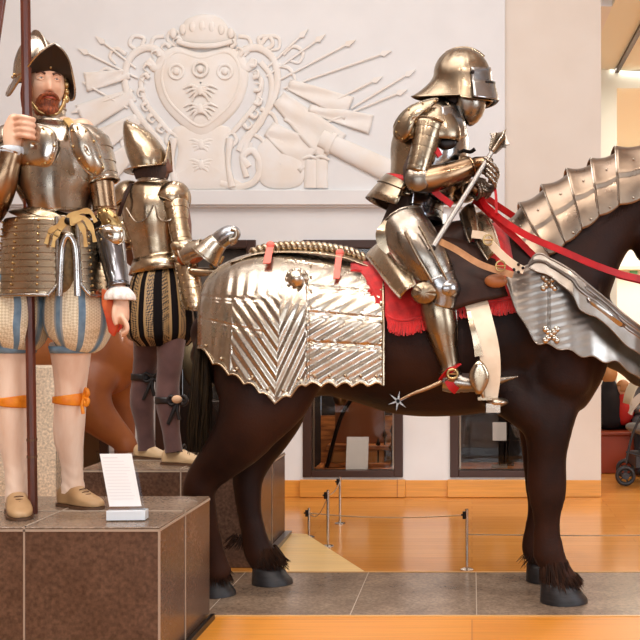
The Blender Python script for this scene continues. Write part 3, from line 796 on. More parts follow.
def crupper_pt(x, v, side, lift=0.0):
    t = smooth_tab(CT, x); b = smooth_tab(CB, x)
    if x > 300: b = 383-5*abs(sin((x-305)/16*pi))+4
    else: b = b-5*abs(sin((x-198)/15.5*pi))+3.5
    w = smooth_tab(CW, x); zb = 412; cy = (t+zb)/2; hh = (zb-t)/2
    # angle at which the hem lies
    cb = max(-1, min(1, (cy-b)/hh)); ab = math.acos(cb)
    a = ab*v; y = cy-hh*cos(a)
    dd = w*(sin(a)**.8 if a > 0 else 0)
    h = flute(x, y)*(1 if v > .12 else v/.12)
    if v > .975: h = .006
    n = V((0, sin(a), cos(a)))
    if a > pi/2: dd = w*(1+.045*(a-pi/2)); n = V((0, 1, .05))
    return SP(x, y, dd, side)+V((0, -side*n.y, n.z))*(h+lift)
crup = thing('crupper_armour', tuple(P(290, 330, HD)), 'large fluted steel plate armour covering the dark horse\'s hindquarters', 'horse armour')
for side, nm in ((1, 'side_plate'), (-1, 'side_plate')):
    rows = []
    NX, NV = (330, 150) if side == 1 else (120, 60)
    for i in range(NX+1):
        x = 198+(384-198)*i/NX
        rows.append([crupper_pt(x, j/NV, side) for j in range(NV+1)])
    m = MB(); grid(m, rows); put(nm, m, steel, crup, solid=.004)
    # rivets along hem and front edge
    m = MB()
    for i in range(12): ball(m, crupper_pt(206+i*15.5, .955, side, .008), .008, 8, 6)
    for i in range(7): ball(m, crupper_pt(381, .25+i*.115, side, .008), .007, 8, 6)
    for i in range(8): ball(m, crupper_pt(311, .25+i*.1, side, .008), .006, 8, 6)
    put('rivets', m, steel_warm, crup)
    m = MB(); wire(m, [crupper_pt(383.5, .05+j/20*.95, side, .006) for j in range(21)], .007, 8, 1)
    wire(m, [crupper_pt(198.5+j*(184.5/48), 1, side, .004) for j in range(49)], .005, 8, 1); put('rolled_edge', m, steel_warm, crup)
m = MB(); q = crupper_pt(297, .36, 1, 0)           # embossed knob on the flank
Mk = Matrix.Rotation(radians(90), 3, 'X')
lathe(m, [(.052,0),(.046,.008),(.030,.012),(.026,.022),(.034,.028),(.036,.036),(.026,.048),(.001,.052)], q+V((0,0,0)), Mk, 24)
for j in range(10): ball(m, q+V((.042*cos(j*pi/5), -.010, .042*sin(j*pi/5))), .010, 8, 6)
put('flank_boss', m, steel, crup)
m = MB()                                             # twisted rope ridge along the spine
for ph in (0, pi):
    pts = []
    for i in range(140):
        u = i/139; x = 250+(372-250)*u; y = smooth_tab([(250,253),(262,249),(285,246),(320,247),(350,252),(372,260)], x)
        p = P(x, y, HD); a = u*70+ph; pts.append(p+V((0, cos(a)*.012, sin(a)*.012)))
    wire(m, pts, .0135, 8, 1)
put('roped_ridge', m, steel_warm, crup)
m = MB(); rows = []
for i in range(41):
    x = 236+(374-236)*i/40; y = smooth_tab([(236,258),(262,250),(285,248),(320,249),(350,254),(374,262)], x)
    rows.append([P(x, y+2+abs(j)*1.2, HD)+V((0, j*.035, 0)) for j in range(-4, 5)])
grid(m, rows); put('spine_plate', m, steel_warm, crup, solid=.004)
for x, y0, y1, w in ((268.5, 250, 265, 3.4), (338, 259, 282, 3.0)):
    m = MB(); r0 = crupper_pt(x+2, .16, 1, .03); 
    ribbon(m, [crupper_pt(x+2, .03, 1, .03), crupper_pt(x+1, .16, 1, .028), crupper_pt(x-1, .36 if y1 > 270 else .27, 1, .03)], V((1,0,0)), w*HD/FOC, .002)
    ball(m, crupper_pt(x+2, .05, 1, .035), (.02, .012, .018), 10, 8)
    put('ribbon_tie', m, pink_ribbon, crup)

# ------------------------------------------------------------------ crinet: overlapping neck plates
crin = thing('crinet_armour', tuple(P(580, 230, HD)), 'overlapping steel neck plates along the crest of the dark horse', 'horse armour')
crest = [(506,226),(520,208),(543,190),(568,174),(592,164),(617,152),(648,143),(680,140)]
hem = [(538,262),(550,255),(566,243),(583,229),(600,216),(620,205),(645,197),(672,196)]
for i in range(len(crest)-1):
    (ax, ay), (bx, by) = crest[i], crest[i+1]; (cx_, cy_), (dx, dy) = hem[i], hem[i+1]
    m = MB(); rows = []
    NU, NVv = 10, 30
    for a in range(NU+1):
        u = a/NU*1.18-.06
        row = []
        for b in range(-NVv, NVv+1):
            v = abs(b)/NVv; s = -1 if b < 0 else 1
            tx = ax+(bx-ax)*u; ty = ay+(by-ay)*u-3.0*(1-u)**2*(1-v) + 2.0*sin(pi*u)*(1-v)
            hx = cx_+(dx-cx_)*u; hy = cy_+(dy-cy_)*u+2.5*sin(pi*min(1, max(0, u)))
            th = v*pi/2
            px = tx+(hx-tx)*(1-cos(th*1.0))**.9; py = ty+(hy-ty)*(1-cos(th))**.9
            dep = (.205-.012*i)*sin(th)**.7
            lift = .014*(1-u); step = -.008 if v > .62 else 0
            row.append(SP(px, py, dep+lift+step, -s)+V((0, 0, (1-v)*lift)))
        rows.append(row)
    grid(m, rows); pl = put('neck_plate', m, [steel_crest], crin, solid=.004)
    m = MB(); wire(m, rows[0][2:-2], .0035, 6, 1)
    put('rolled_edge', m, steel, crin)
    m = MB()
    for k in (2, NVv*2-2, int(NVv*.62), int(NVv*1.38)): ball(m, rows[5][int(k)]+V((0, -.004 if k < NVv else .004, 0)), .006, 8, 6)
    put('rivets', m, steel, crin)

# ------------------------------------------------------------------ peytral: chest armour
pey = thing('peytral_armour', tuple(P(580, 320, HD)), 'flared fluted steel chest armour of the dark horse with rosettes', 'horse armour')
PT = [(507,276),(516,270),(530,264),(540,266),(548,272),(562,284),(575,298),(590,308),(605,320),(625,338),(645,354),(675,372)]
PBt = [(507,284),(512,298),(517,312),(527,328),(537,342),(548,345),(557,347),(570,351),(582,355),(602,360),(620,364),(640,380),(675,402)]
PY = [(507,.33),(530,.36),(560,.385),(590,.37),(615,.33),(635,.27),(655,.19),(668,.10),(675,0.0)]
def pey_pt(x, v, side, lift=0):
    t = smooth_tab(PT, x); b = smooth_tab(PBt, x)+1.8*sin((x-507)/11.5*pi)*min(1, (x-507)/25)
    y = t+(b-t)*v; w = smooth_tab(PY, x)
    dep = w-.012+.045*v+lift
    fl = 0
    if x < 600:
        ph = (y-280+.25*(x-507))/7.5; f = ph-math.floor(ph); fl = .0018*(1-abs(2*f-1))*min(1, (600-x)/20)
    if abs(x-549) < 1.2: fl -= .005
    return SP(x, y, dep+fl, side)
for side in (1, -1):
    rows = []
    NX = 200 if side == 1 else 80; NVv = 60 if side == 1 else 24
    for i in range(NX+1):
        x = 507+168*i/NX; rows.append([pey_pt(x, j/NVv, side) for j in range(NVv+1)])
    m = MB(); grid(m, rows); put('chest_plate', m, steel_chest, pey, solid=.004)
    m = MB(); wire(m, [pey_pt(507+168*j/70, 1, side, .002) for j in range(71)], .0035, 8, 1); wire(m, [pey_pt(507.2, j/8, side, .002) for j in range(9)], .0035, 8, 1); put('rolled_edge', m, steel_chest, pey)
    for x, v in ((549, .14), (551, .86)):
        q = pey_pt(x, v, side, .006); m = MB()
        for j in range(4):
            for r1 in (.018, .034): 
                a = j*pi/2+pi/4; ball(m, q+V((r1*cos(a), -side*.004, r1*sin(a))), (.014, .007, .014), 10, 6)
        ball(m, q+V((0, -side*.008, 0)), .009, 8, 6); put('rosette', m, steel_dark if False else steel, pey)
# upper flange that rises over the shoulder and runs forward
UT = [(529,264),(534,256),(541,254),(550,259),(572,271),(590,286),(607,300),(625,315),(640,327),(660,342),(690,362)]
UB = [(529,268),(538,272),(548,275),(560,284),(573,294),(579,308),(588,314),(598,318),(612,330),(626,345),(640,354),(660,372),(690,394)]
UY = [(529,.37),(545,.39),(575,.43),(605,.41),(635,.35),(660,.24),(680,.12),(690,0)]
def up_pt(x, v, side, lift=0):
    t = smooth_tab(UT, x); b = smooth_tab(UB, x); y = t+(b-t)*v; w = smooth_tab(UY, x)
    rd = .012*math.exp(-((v-.38)/.05)**2)+.010*math.exp(-((v-.15)/.05)**2)*(1 if x > 585 else 0)
    return SP(x, y, w-.02+.035*v+rd+lift, side)
for side in (1, -1):
    rows = [[up_pt(529+161*i/150, j/30, side) for j in range(31)] for i in range(151)]
    m = MB(); grid(m, rows); put('shoulder_flange', m, steel_chest, pey, solid=.004)
    m = MB(); wire(m, [up_pt(529+161*j/70, 0, side) for j in range(71)], .006, 8, 1); wire(m, [up_pt(529+161*j/70, 1, side) for j in range(71)], .0035, 8, 1); put('rolled_edge', m, steel_chest, pey)
    m = MB(); e = up_pt(596, .62, side, .0)
    rows = []
    for i in range(13):                              # embossed leaf
        u = i/12; c = SP(588+38*u, 300+26*u, .425-.05*u, side); w = .05*sin(pi*min(1, u*.9+.1))
        rows.append([c+V((-.3*w*j/4, -side*.016*(1-abs(j)/4), w*j/4)) for j in range(-4, 5)])
    grid(m, rows); put('embossed_leaf', m, steel_white, pey, solid=.003)
def wing(name, outline, D0, bulge, mt, root, cx_, w_):
    n = len(outline); pts = []
    for i in range(n):
        for j in range(5): pts.append(cat(outline[i-1], outline[i], outline[(i+1) % n], outline[(i+2) % n], j/5))
    c = [sum(p[0] for p in pts)/len(pts), sum(p[1] for p in pts)/len(pts)]
    rows = []
    for f, b in ((1,0),(.93,.35),(.75,.7),(.5,.9),(.25,1),(.02,1)):
        rows.append([P(c[0]+(p[0]-c[0])*f, c[1]+(p[1]-c[1])*f, D0+.10*((c[0]+(p[0]-c[0])*f-cx_)/w_)**2-bulge*b) for p in pts])
    m = MB(); grid(m, rows, closed=True); o = put(name, m, mt, root, solid=.004)
    m = MB(); wire(m, rows[0], .0042, 6, 1, closed=True); put('rolled_edge', m, mt, o)
    m = MB()
    for i in range(0, len(pts), 5): ball(m, P(c[0]+(pts[i][0]-c[0])*.88, c[1]+(pts[i][1]-c[1])*.88, D0+.10*((pts[i][0]-cx_)/w_)**2-bulge*.6-.004), .005, 8, 6)
    put('rivets', m, brass, o)
# ------------------------------------------------------------------ saddle cloth and saddle
def half_w(x): return smooth_tab([(199,.10),(245,.275),(300,.28),(370,.30),(440,.31),(475,.295),(508,.275),(540,.26)], x)
sc_ = thing('saddle_cloth', tuple(P(440, 300, HD)), 'bright red fringed saddle cloth under the rider', 'saddle cloth')
STt = [(360,262),(380,262),(410,261),(440,256),(465,240),(480,228),(492,222),(503,228),(514,246),(520,262)]
SB = [(360,270),(368,282),(378,302),(388,318),(405,322),(422,318),(438,312),(455,306),(475,304),(500,302),(512,300),(520,300)]
def cloth_pt(x, v, side, lift=0):
    t = smooth_tab(STt, x); b = smooth_tab(SB, x); cy = (t+415)/2; hh = (415-t)/2
    ab = math.acos(max(-1, min(1, (cy-b)/hh))); a = ab*v; w = half_w(x)+.035+.004*sin(x*.35+v*3)
    return SP(x, cy-hh*cos(a), w*sin(a)**.85+sin(a)*lift if a > 0 else 0, side)
for side in (1, -1):
    m = MB(); grid(m, [[cloth_pt(360+160*i/80, j/30, side) for j in range(31)] for i in range(81)]); put('cloth_panel', m, red_cloth, sc_, solid=.008)
    m = MB(); r_ = random.Random(11)
    for i in range(250):
        x = 362+156*i/249; p = cloth_pt(x, 1, side, .004); l_ = r_.uniform(.045, .062)*(1 if x > 385 else .8)
        e = V((r_.uniform(-.012, .012)-(.04 if x < 386 else 0), -side*r_.uniform(0, .012), -l_))
        wire(m, [p, p+e*.5+V((r_.uniform(-.004, .004), 0, 0)), p+e], .0042, 5, 2)
    for i in range(14):
        v = .35+.65*i/13; p = cloth_pt(361, v, side, .01); l_ = r_.uniform(.05, .07)
        for k in range(3):
            wire(m, [p, p+V((-l_*.6, -side*.01, -.01+.006*k)), p+V((-l_*.9, -side*.012, -.035-.01*k))], .006, 5, 2)
    put('fringe', m, red_cloth, sc_)
    m = MB(); wire(m, [cloth_pt(362+157*i/60, .985, side, .004) for i in range(61)], .006, 6, 1); put('fringe_heading', m, red_cloth, sc_)

sad = thing('saddle', tuple(P(430, 250, HD)), 'dark leather war saddle with steel cantle plates under the armoured rider', 'saddle')
m = MB(); tube(m, L([(388,266,HD,12,.15),(402,260,HD,19,.20),(430,252,HD,22,.20),(462,240,HD,20,.17),(486,234,HD,14,.12)]), k=3, n=20, dome=True)
put('seat', m, dark_leather, sad)
for side in (1, -1):
    m = MB(); rows = []
    for i in range(21):
        u = i/20; x0, y0 = 418+72*u, 232+14*u; x1 = 446+62*u-14*sin(pi*u); y1 = 318-22*u
        row = []
        for j in range(15):
            v = j/14; x = x0+(x1-x0)*v; y = y0+(y1-y0)*v
            row.append(SP(x, y, .20+.165*sin(min(1, v*1.3)*pi/2)-.03*(abs(2*u-1)**3), side))
        rows.append(row)
    grid(m, rows); put('saddle_flap', m, dark_leather, sad, solid=.008)
def arch(cx0, cy0, cx1, cy1, d0, d1, wv, name, mt, ex=.6, edge=True):
    """A plate arching over the horse from one flank to the other."""
    rows = []
    for i in range(-16, 17):
        k = abs(i)/16; s = -1 if i < 0 else 1
        c = SP(cx0+(cx1-cx0)*k, cy0+(cy1-cy0)*k**1.2, d0+(d1-d0)*k**ex if i else 0, s)
        hw = wv*(1-.35*k**3)
        rows.append([c+V((.8*hw*j/4, -s*(.02*(1-abs(j)/4)) if i else 0, .62*hw*j/4+.01*(1-(j/4)**2))) for j in range(-4, 5)])
    m = MB(); grid(m, rows); o = put(name, m, mt, sad, solid=.005)
    if edge:
        m = MB(); wire(m, [r[0] for r in rows], .006, 6, 1); wire(m, [r[-1] for r in rows], .006, 6, 1); put('plate_edge', m, steel, sad)
    return o
arch(376, 247, 408, 292, .02, .41, .062, 'cantle_plate', steel_warm)
arch(474, 216, 494, 256, .02, .33, .05, 'pommel_plate', steel_warm)
arch(466, 208, 474, 240, .02, .24, .035, 'pommel_plate', steel_brown)
def strap(name, pts, w, mt, root, sidev=V((0,0,1)), th=.003, label=None):
    m = MB(); ribbon(m, pts, sidev, w, th, 5); o = put(name, m, mt, root)
    if label: o['label'] = label
    return o
NS = HD-.36
strap('tan_strap', [P(437,240,4.30), P(455,249,4.28), P(476,262,4.27), P(490,268,4.27), P(513,275,4.262)], .014, tan_leather, sad)
strap('cream_strap', [P(472,234,4.36), P(484,236,4.33), P(490,243,4.31), P(505,258,4.27), P(519,268,4.25), P(524,270,4.245)], .017, cream_leather, sad)
m = MB()
for x, y, D in ((488,240,4.31), (500.5,266,4.258)):
    c = P(x, y, D-.008); wire(m, [c+V((.02*cos(a), 0, .022*sin(a))) for a in [k*pi/4 for k in range(8)]], .004, 6, 2, closed=True); wire(m, [c-V((.02,.003,0)), c+V((.02,-.003,0))], .003, 6, 1)
put('buckle', m, brass, sad)
m = MB()
for x, y in ((518.5,264.5), (523,268), (514,269.5), (518.5,272)): ball(m, P(x, y, 4.24), (.007, .004, .007), 8, 6)
put('strap_studs', m, steel_dark, sad)
m = MB(); ball(m, P(496, 281, 4.30), (.05, .02, .03), 16, 10); put('leather_tab', m, mat('brown_tab', (150,88,44), .45), sad)
# stirrup leather and stirrup on both sides
def stirrup(side):
    q = lambda x, y, o: SP(x, y, o, side)
    m = MB(); ribbon(m, [q(474,296,.32), q(482,322,.375), q(489,350,.39), q(491,375,.385), q(489,398,.375)], V((1,0,0)), lambda u: .052-.015*u, .004, 5)
    put('stirrup_leather', m, cream_leather, sad)
    m = MB(); ribbon(m, [q(466,300,.32), q(471,322,.385), q(476,340,.40), q(479,356,.40)], V((1,0,0)), lambda u: .006+.012*u, .004, 5); put('stirrup_hanger', m, steel_warm, sad)
    c = q(479, 384, .37); m = MB()
    for s in (-1, 1):
        o = V((0, s*.052, 0))
        wire(m, [c+V((-.0,0,.10)), c+o*.6+V((0,0,.09)), c+o+V((0,0,.04)), c+o+V((.01,0,-.02)), c+o+V((.02,0,-.055))], lambda u: .007+.006*sin(u*pi), 8, 4)
    box(m, c.x-.005, c.x+.055, c.y-.055, c.y+.055, c.z-.066, c.z-.054)
    rows = []
    for i in range(9):
        u = i/8; w = .012+.034*sin(pi*u)**1.0*(1-.2*u)
        rows.append([c+V((w*sin(a), -side*(.056+.012*cos(a)), .10-.14*u)) for a in [radians(-90+22.5*k) for k in range(9)]])
    grid(m, rows); 
    put('stirrup', m, steel_warm, sad, solid=.002)
stirrup(1); stirrup(-1)
m = MB(); box(m, P(486,0,4.3).x, P(500,0,4.3).x, 4.26, 4.34, P(0,412,4.3).z, P(0,403,4.3).z); ball(m, P(497,402,4.3), (.05,.05,.02), 14, 8)
put('stirrup_tread', m, steel, sad)

# ------------------------------------------------------------------ the rider
rid = thing('armored_rider', tuple(P(420, 250, HD)), 'rider in full steel plate armour with sallet helmet, holding a mace on the dark horse', 'armored figure')
ND, FD = 4.33, 5.01                                  # depth of the near and of the far leg
m = MB()
tube(m, L([(402,236,HD,24,.17),(410,212,HD,22,.16),(417,190,HD,19,.135),(428,160,HD,25,.16),(438,132,HD,24,.17),(450,114,HD,12,.075),(458,98,HD,11,.07)]), k=3, n=22, dome=True)
ball(m, P(461, 84, HD), (.085, .075, .115), 20, 14)
for D, s in ((ND, 1), (FD, -1)):
    tube(m, L([(404,232,HD-s*.12,22,.10),(418,250,D+s*.06,21,.085),(436,272,D+s*.02,18,.075),(446,290,D,14,.06),(440,305,D,12,.055),(441,332,D,12,.055),(448,360,D,8,.045),(452,374,D,8,.045)]), k=3, n=18, dome=True)
    tube(m, L([(447,379,D,7,.04),(468,379,D,6,.04),(486,378,D,5,.035)]), k=2, n=14, dome=True)
tube(m, L([(432,126,HD-.19,11,.055),(420,152,HD-.22,10,.05),(411,178,HD-.24,9,.05),(438,177,HD-.22,9,.045),(474,165,HD-.16,7,.04)]), k=3, n=16, dome=True)
tube(m, L([(440,126,HD+.19,11,.055),(428,156,HD+.22,10,.05),(424,186,HD+.23,9,.05),(448,190,HD+.15,9,.045),(470,190,HD+.05,7,.04)]), k=3, n=16, dome=True)
put('body', fuse(m, .010, 4, .5, V(rid.location)), under_m, rid)
# cuirass
def ring_tube(name, rows, mt, root, k=5, n=40, fn=None, us=None, solid=.003, cap=False, edges=(), dome=False, arc=None, ref=V((0,1,0)), edge_r=.005, edge_m=None):
    m = MB(); r = tube(m, rows, k=k, n=n, ref=ref, cap=cap, fn=fn, us=us, dome=dome, arc=arc)
    o = put(name, m, mt, root, solid=0 if cap or dome else solid, auto=50)
    if edges:
        m2 = MB()
        for e in edges: wire(m2, r[e], edge_r, 6, 1, closed=not arc)
        put(name+'_rim' if False else 'rolled_edge', m2, edge_m or mt, root)
    return r
def lames(n_, grow=.05, a=0.0, b=1.0):
    us = []
    for i in range(n_):
        u0 = a+(b-a)*i/n_; u1 = a+(b-a)*(i+1)/n_
        us += [(u0, 1.0), (u0+(u1-u0)*.5, 1+grow*.6), (u1-.0005, 1+grow)]
    return us
flu = lambda u, t: 1+.018*abs(sin(t*7+u*2.5))
ring_tube('backplate', L([(409,200,HD,24,.165),(411,188,HD,22,.158),(417,171,HD,27,.178),(424,150,HD,33,.19),(434,132,HD,31,.19),(444,117,HD,22,.13),(450,110,HD,14,.09)]), rsteel_warm, rid, fn=flu, edges=(0, -1))
m = MB(); rows = []                                       # breastplate over the front half, with its lower overlapping plate
tube(m, L([(424,200,HD,21,.172),(426,184,HD,24,.178),(436,165,HD,30,.19),(440,148,HD,29.5,.195),(446,130,HD,24,.18),(452,116,HD,15,.13)]), k=5, n=30, arc=(80,280), ref=V((0,1,0)))
put('breastplate', m, rsteel_white, rid, solid=.004)
m = MB(); tube(m, L([(428,196,HD,23,.18),(434,178,HD,28,.19),(443,164,HD,26,.15),(449,150,HD,20,.08)]), k=4, n=20, arc=(100,260)); put('plackart', m, rsteel, rid, solid=.004)
# lance rest
m = MB(); wire(m, [P(462,150,HD-.1), P(470,152,HD-.13), P(475,149,HD-.14)], .009, 8, 3); put('lance_rest', m, steel_dark, rid)
# red belt
m = MB(); tube(m, L([(409,190,HD,26.5,.186),(411,183,HD,26,.184)]), k=2, n=40, cap=False); put('belt', m, red_leather, rid, solid=.006)
strap('red_strap', [P(428,186,4.44), P(440,196,4.44), P(452,205,4.46)], .014, red_leather, rid)
m = MB(); ribbon(m, [P(430,148,4.43), P(436,150,4.41), P(440,156,4.42)], V((0,0,1)), .014, .003); put('red_tie', m, red_leather, rid)
# culet behind and black fauld in front
m = MB(); us = lames(2, .04)
tube(m, L([(413,188,HD,25,.18),(408,196,HD,32,.20),(402,212,HD,37,.23)]), us=us, n=28, arc=(92,268)); put('culet', m, rsteel_warm, rid, solid=.004)
m = MB(); tube(m, L([(418,189,HD,23,.178),(418,204,HD,25,.205),(416,222,HD,27,.23)]), us=lames(3, .02), n=28, arc=(-100,100)); put('fauld', m, mat('blued_steel', (120,126,136), .15, 1.0), rid, solid=.004)
# gorget and bevor
ring_tube('gorget', L([(444,122,HD,21,.13),(449,114,HD,16,.09),(453,106,HD,13,.075)]), rsteel, rid, fn=flu, edges=(0,))
m = MB(); tube(m, L([(458,113,HD,17,.075),(464,107,HD,20,.09),(466,96,HD,20,.095),(466,84,HD,18,.085)]), k=4, n=24, arc=(70,290)); wire(m, [P(462,112,HD)+V((.012*5*cos(a), .065*sin(a), 0)) for a in [k*pi/6-pi/2 for k in range(7)]], .005, 6, 2)
put('bevor', m, rsteel, rid, solid=.004)
# sallet: bowl with long tail
sal = MB(); rows = []; cx0, cy0 = 461, 84
def sallet_r(a, v):
    """a: 0 = front .. pi = back; v: 0 crown .. 1 rim"""
    top = P(462, 48, HD)
    ca, sa = cos(a), sin(a)
    fr = (1+ca)/2
    # rim
    rimx = 461+(31.5*ca if ca > 0 else 49*abs(ca)**1.6*-1); rimy = (96.5 if ca > 0 else 94.5)+ (4*ca if ca > 0 else 2*abs(ca)**2)
    rimd = .128*sa*(1-.12*max(0, -ca))
    bx = 461+(28.5*ca if ca > 0 else 27*ca); by = 72; bd = .122*sa
    if v < .62:
        t = v/.62*pi/2
        x = 462+(bx-462)*sin(t); y = 74-26*cos(t); d = bd*sin(t)
    else:
        t = (v-.62)/.38; e = t**(1.0 if ca > 0 else 1.7)
        x = bx+(rimx-bx)*e; y = 74+(rimy-74)*t; d = bd+(rimd-bd)*t+(.012*t*t)
    flt = .0035*abs(sin(a*7))*sin(min(1, v*1.4)*pi) if ca < .35 else 0
    dn = d*(1+flt*4)
    return SP(x, y, abs(dn), 1 if dn >= 0 else -1)+V((0,0,flt))
NA, NVv = 72, 44
rows = [[sallet_r(2*pi*j/NA, i/NVv) for j in range(NA)] for i in range(NVv+1)]
grid(sal, rows, closed=True); helm = put('sallet_helmet', sal, rsteel_warm, rid, solid=.004)
m = MB(); wire(m, rows[-1], .005, 6, 1, closed=True); put('helmet_rim', m, rsteel_warm, helm)
m = MB(); rows = []
for i in range(21):
    v = .52+.48*i/20; row = []
    for j in range(-14, 15):
        a = j/14*radians(70); p = sallet_r(a, min(1, v)); c = P(460, 0, HD)
        n = V((cos(a), -sin(a), 0)); step = .008+(.010 if v > .74 else 0)+(.012*(v-.74)/.26 if v > .74 else 0)
        row.append(p+n*step)
    rows.append(row)
grid(m, rows); put('visor', m, rsteel_white, helm, solid=.004)
m = MB(); s_ = [V(sallet_r(a, .742))+V((cos(a), -sin(a), 0))*.0195 for a in [radians(-42+7*k) for k in range(13)]]; ribbon(m, s_, V((0,0,1)), .0035, .004, 2); put('eye_slit', m, black_m, helm)
m = MB(); ball(m, sallet_r(radians(66), .6)+V((0,-.012,0)), (.009,.006,.009), 10, 6); put('visor_pivot', m, steel_dark, helm)
m = MB(); wire(m, [P(446,53,HD), P(455,49,HD), P(466,48,HD), P(476,51,HD), P(484,57,HD)], .008, 8, 4); put('comb', m, rsteel_warm, helm)
# pauldrons, arms
for s, dD in ((1, -.20), (-1, .20)):
    A = HD+dD
    m = MB(); rows = []
    for i in range(17):
        v = i/16*radians(112); row = []
        for j in range(41):
            a = 2*pi*j/40
            r_ = 1+.03*abs(sin(a*8))*sin(v); x = 433+(29 if cos(a) > 0 else 33)*cos(a)*sin(v)*r_; y = 128-24*cos(v)*.9+(9*sin(v)**3)*(1-abs(sin(a))*0)
            row.append(P(x-2, y-2, A)+V((0, -s*(.075*sin(a)*sin(v)*s*s if True else 0)*1.0, 0))+V((0, -s*.04*(1-cos(a)**2)*0, 0)))
        rows.append(row)
    grid(m, rows); put('pauldron', m, rsteel_warm, rid, solid=.004)
    # hanging rear wing and front plate
    Q = lambda x, y, o: SP(x, y, o, s)
    if s == 1:
        wing('rear_wing', [(438,99),(424,101),(408,108),(397,122),(394,134),(401,142),(410,137),(416,122),(428,110)], HD-.255, .03, rsteel_warm, rid, 420, 60)
        wing('rear_wing', [(428,104),(414,105),(402,113),(394,126),(398,132),(406,124),(416,113)], HD-.18, .03, rsteel_warm, rid, 420, 60)
    else:
        wing('rear_wing', [(440,104),(426,106),(412,113),(402,126),(400,136),(406,143),(414,137),(421,124),(431,114)], HD+.235, -.02, rsteel_warm, rid, 420, 60)
    m = MB(); rows = []
    for i in range(13):
        u = i/12; x0 = 441+2*u; x1 = 459+5*sin(u*pi*.6)+1*u; y = 106+30*u
        rows.append([Q(x0+(x1-x0)*j/8+2*u, y+3.5*sin(j/8*pi)*u*u, .235-.11*(j/8)**1.7+.02*sin(u*pi)) for j in range(9)])
    grid(m, rows); put('shoulder_plate', m, rsteel_white, rid, solid=.004)
    m = MB(); ball(m, Q(447,142,.215), (.045,.012,.035), 16, 8); put('armpit_shadow_mail' if False else 'armpit_shade_mail', m, steel_dark, rid)  # dark blob for the armpit mail, blackened to stand in for its shadow
    # upper arm lames, elbow, forearm
    ux = 0 if s == 1 else 12
    ring_tube('upper_cannon', L([(429+ux,124,HD-s*.22,17,.075),(426+ux,140,HD-s*.235,14,.068),(421+ux,160,HD-s*.25,12,.06),(417+ux,174,HD-s*.255,11.5,.055)]), rsteel_warm, rid, us=lames(6, .035), edges=(0,))
    m = MB(); ball(m, Q(416+ux, 177, .255), (.050,.052,.054), 20, 14); put('couter', m, rsteel_warm, rid)
    m = MB(); rows = []
    for i in range(9):
        v = i/8; rows.append([Q(417+ux, 178, .315)+V(((.055*v)*cos(a), -s*(-.02*v*v), .06*v*sin(a))) for a in [2*pi*k/20 for k in range(20)]])
    grid(m, rows, closed=True); put('couter_wing', m, rsteel, rid, solid=.003)
    if s == 1:
        fa = [(413,178,HD-.255,11.5,.055),(424,180,HD-.25,12.5,.057),(440,177,HD-.235,12.5,.055),(458,171,HD-.205,10.5,.047),(470,167,HD-.18,9.5,.043)]
    else:
        fa = [(426,190,HD+.24,12,.058),(445,193,HD+.18,12,.055),(460,193,HD+.10,10,.048),(470,191,HD+.03,9,.043)]
    ring_tube('vambrace', L(fa), steel_brown, rid, edges=(0, -1))
# gauntlets: cuff, hand plate and five lamed fingers closed on mace and reins
MA, MT = P(430, 252, 4.27), P(497.5, 143, HD-.20)       # mace shaft, butt and top
def on_mace(y):
    t = (y-252)/(143-252); return MA.lerp(MT, t)
def gauntlet(wrist, knuck, grips, mt, name='gauntlet', thumb=None, rb=.042):
    c = ring_tube('gauntlet_cuff', [[*(wrist-(knuck-wrist)*.6), .056, .056], [*(wrist-(knuck-wrist)*.1), .043, .043], [*wrist, .036, .034]], steel_brown, rid, k=3, edges=(0,))
    m = MB(); tube(m, [[*wrist, .034, .030], [*wrist.lerp(knuck, .5), .036, .042], [*knuck, .030, .044]], k=3, n=18, dome=True); put(name, m, mt, rid)
    for g in grips:
        m = MB(); pts = [V(p) for p in g]; q = [list(p) for p in pts]
        N = 9; c = [V(path(q, i/N)) for i in range(N+1)]
        for i in range(N):
            ball(m, c[i].lerp(c[i+1], .5), .0125-.0004*i, 10, 8)
        wire(m, c, .0095, 8, 1); put('finger', m, rsteel, rid)
    if thumb:
        m = MB(); wire(m, thumb, lambda u: .015-.004*u, 10, 4)
        for i in range(5): ball(m, V(path([list(t) for t in thumb], i/5)), .0145-.0005*i, 10, 8)
        put('thumb', m, rsteel, rid)
W1, K1 = P(472,166,HD-.175), P(484,163,HD-.20)
g1 = []
for k in range(4):
    y = 158+5.2*k; c = on_mace(y+6)
    st_ = P(484.5-.8*k, 158+4.2*k, HD-.225+.004*k)
    g1.append([st_, P(490.5-.3*k, 162+5*k, HD-.25), P(497-.6*k, 170+5.2*k, HD-.225), P(497-2.4*k, 178+4.6*k, HD-.18), P(491-2.2*k, 176+4.6*k, HD-.165)])
gauntlet(W1, K1, g1, steel_brown, thumb=[P(478,170,HD-.165), P(484,168,HD-.13), P(489,164,HD-.15), P(491,160,HD-.18)])
W2, K2 = P(470,190,HD-.01), P(478,190,HD-.09)
g2 = []
for k in range(4):
    g2.append([P(474+3.3*k, 180+.6*k, HD-.12), P(478+3.3*k, 184+.6*k, HD-.155), P(481+3.2*k, 192-.2*k, HD-.16), P(477+3.2*k, 199-.7*k, HD-.12), P(474+3*k, 196-.7*k, HD-.09)])
gauntlet(W2, K2, g2, steel_brown, thumb=[P(472,184,HD-.06), P(478,180,HD-.10), P(485,181,HD-.12)])
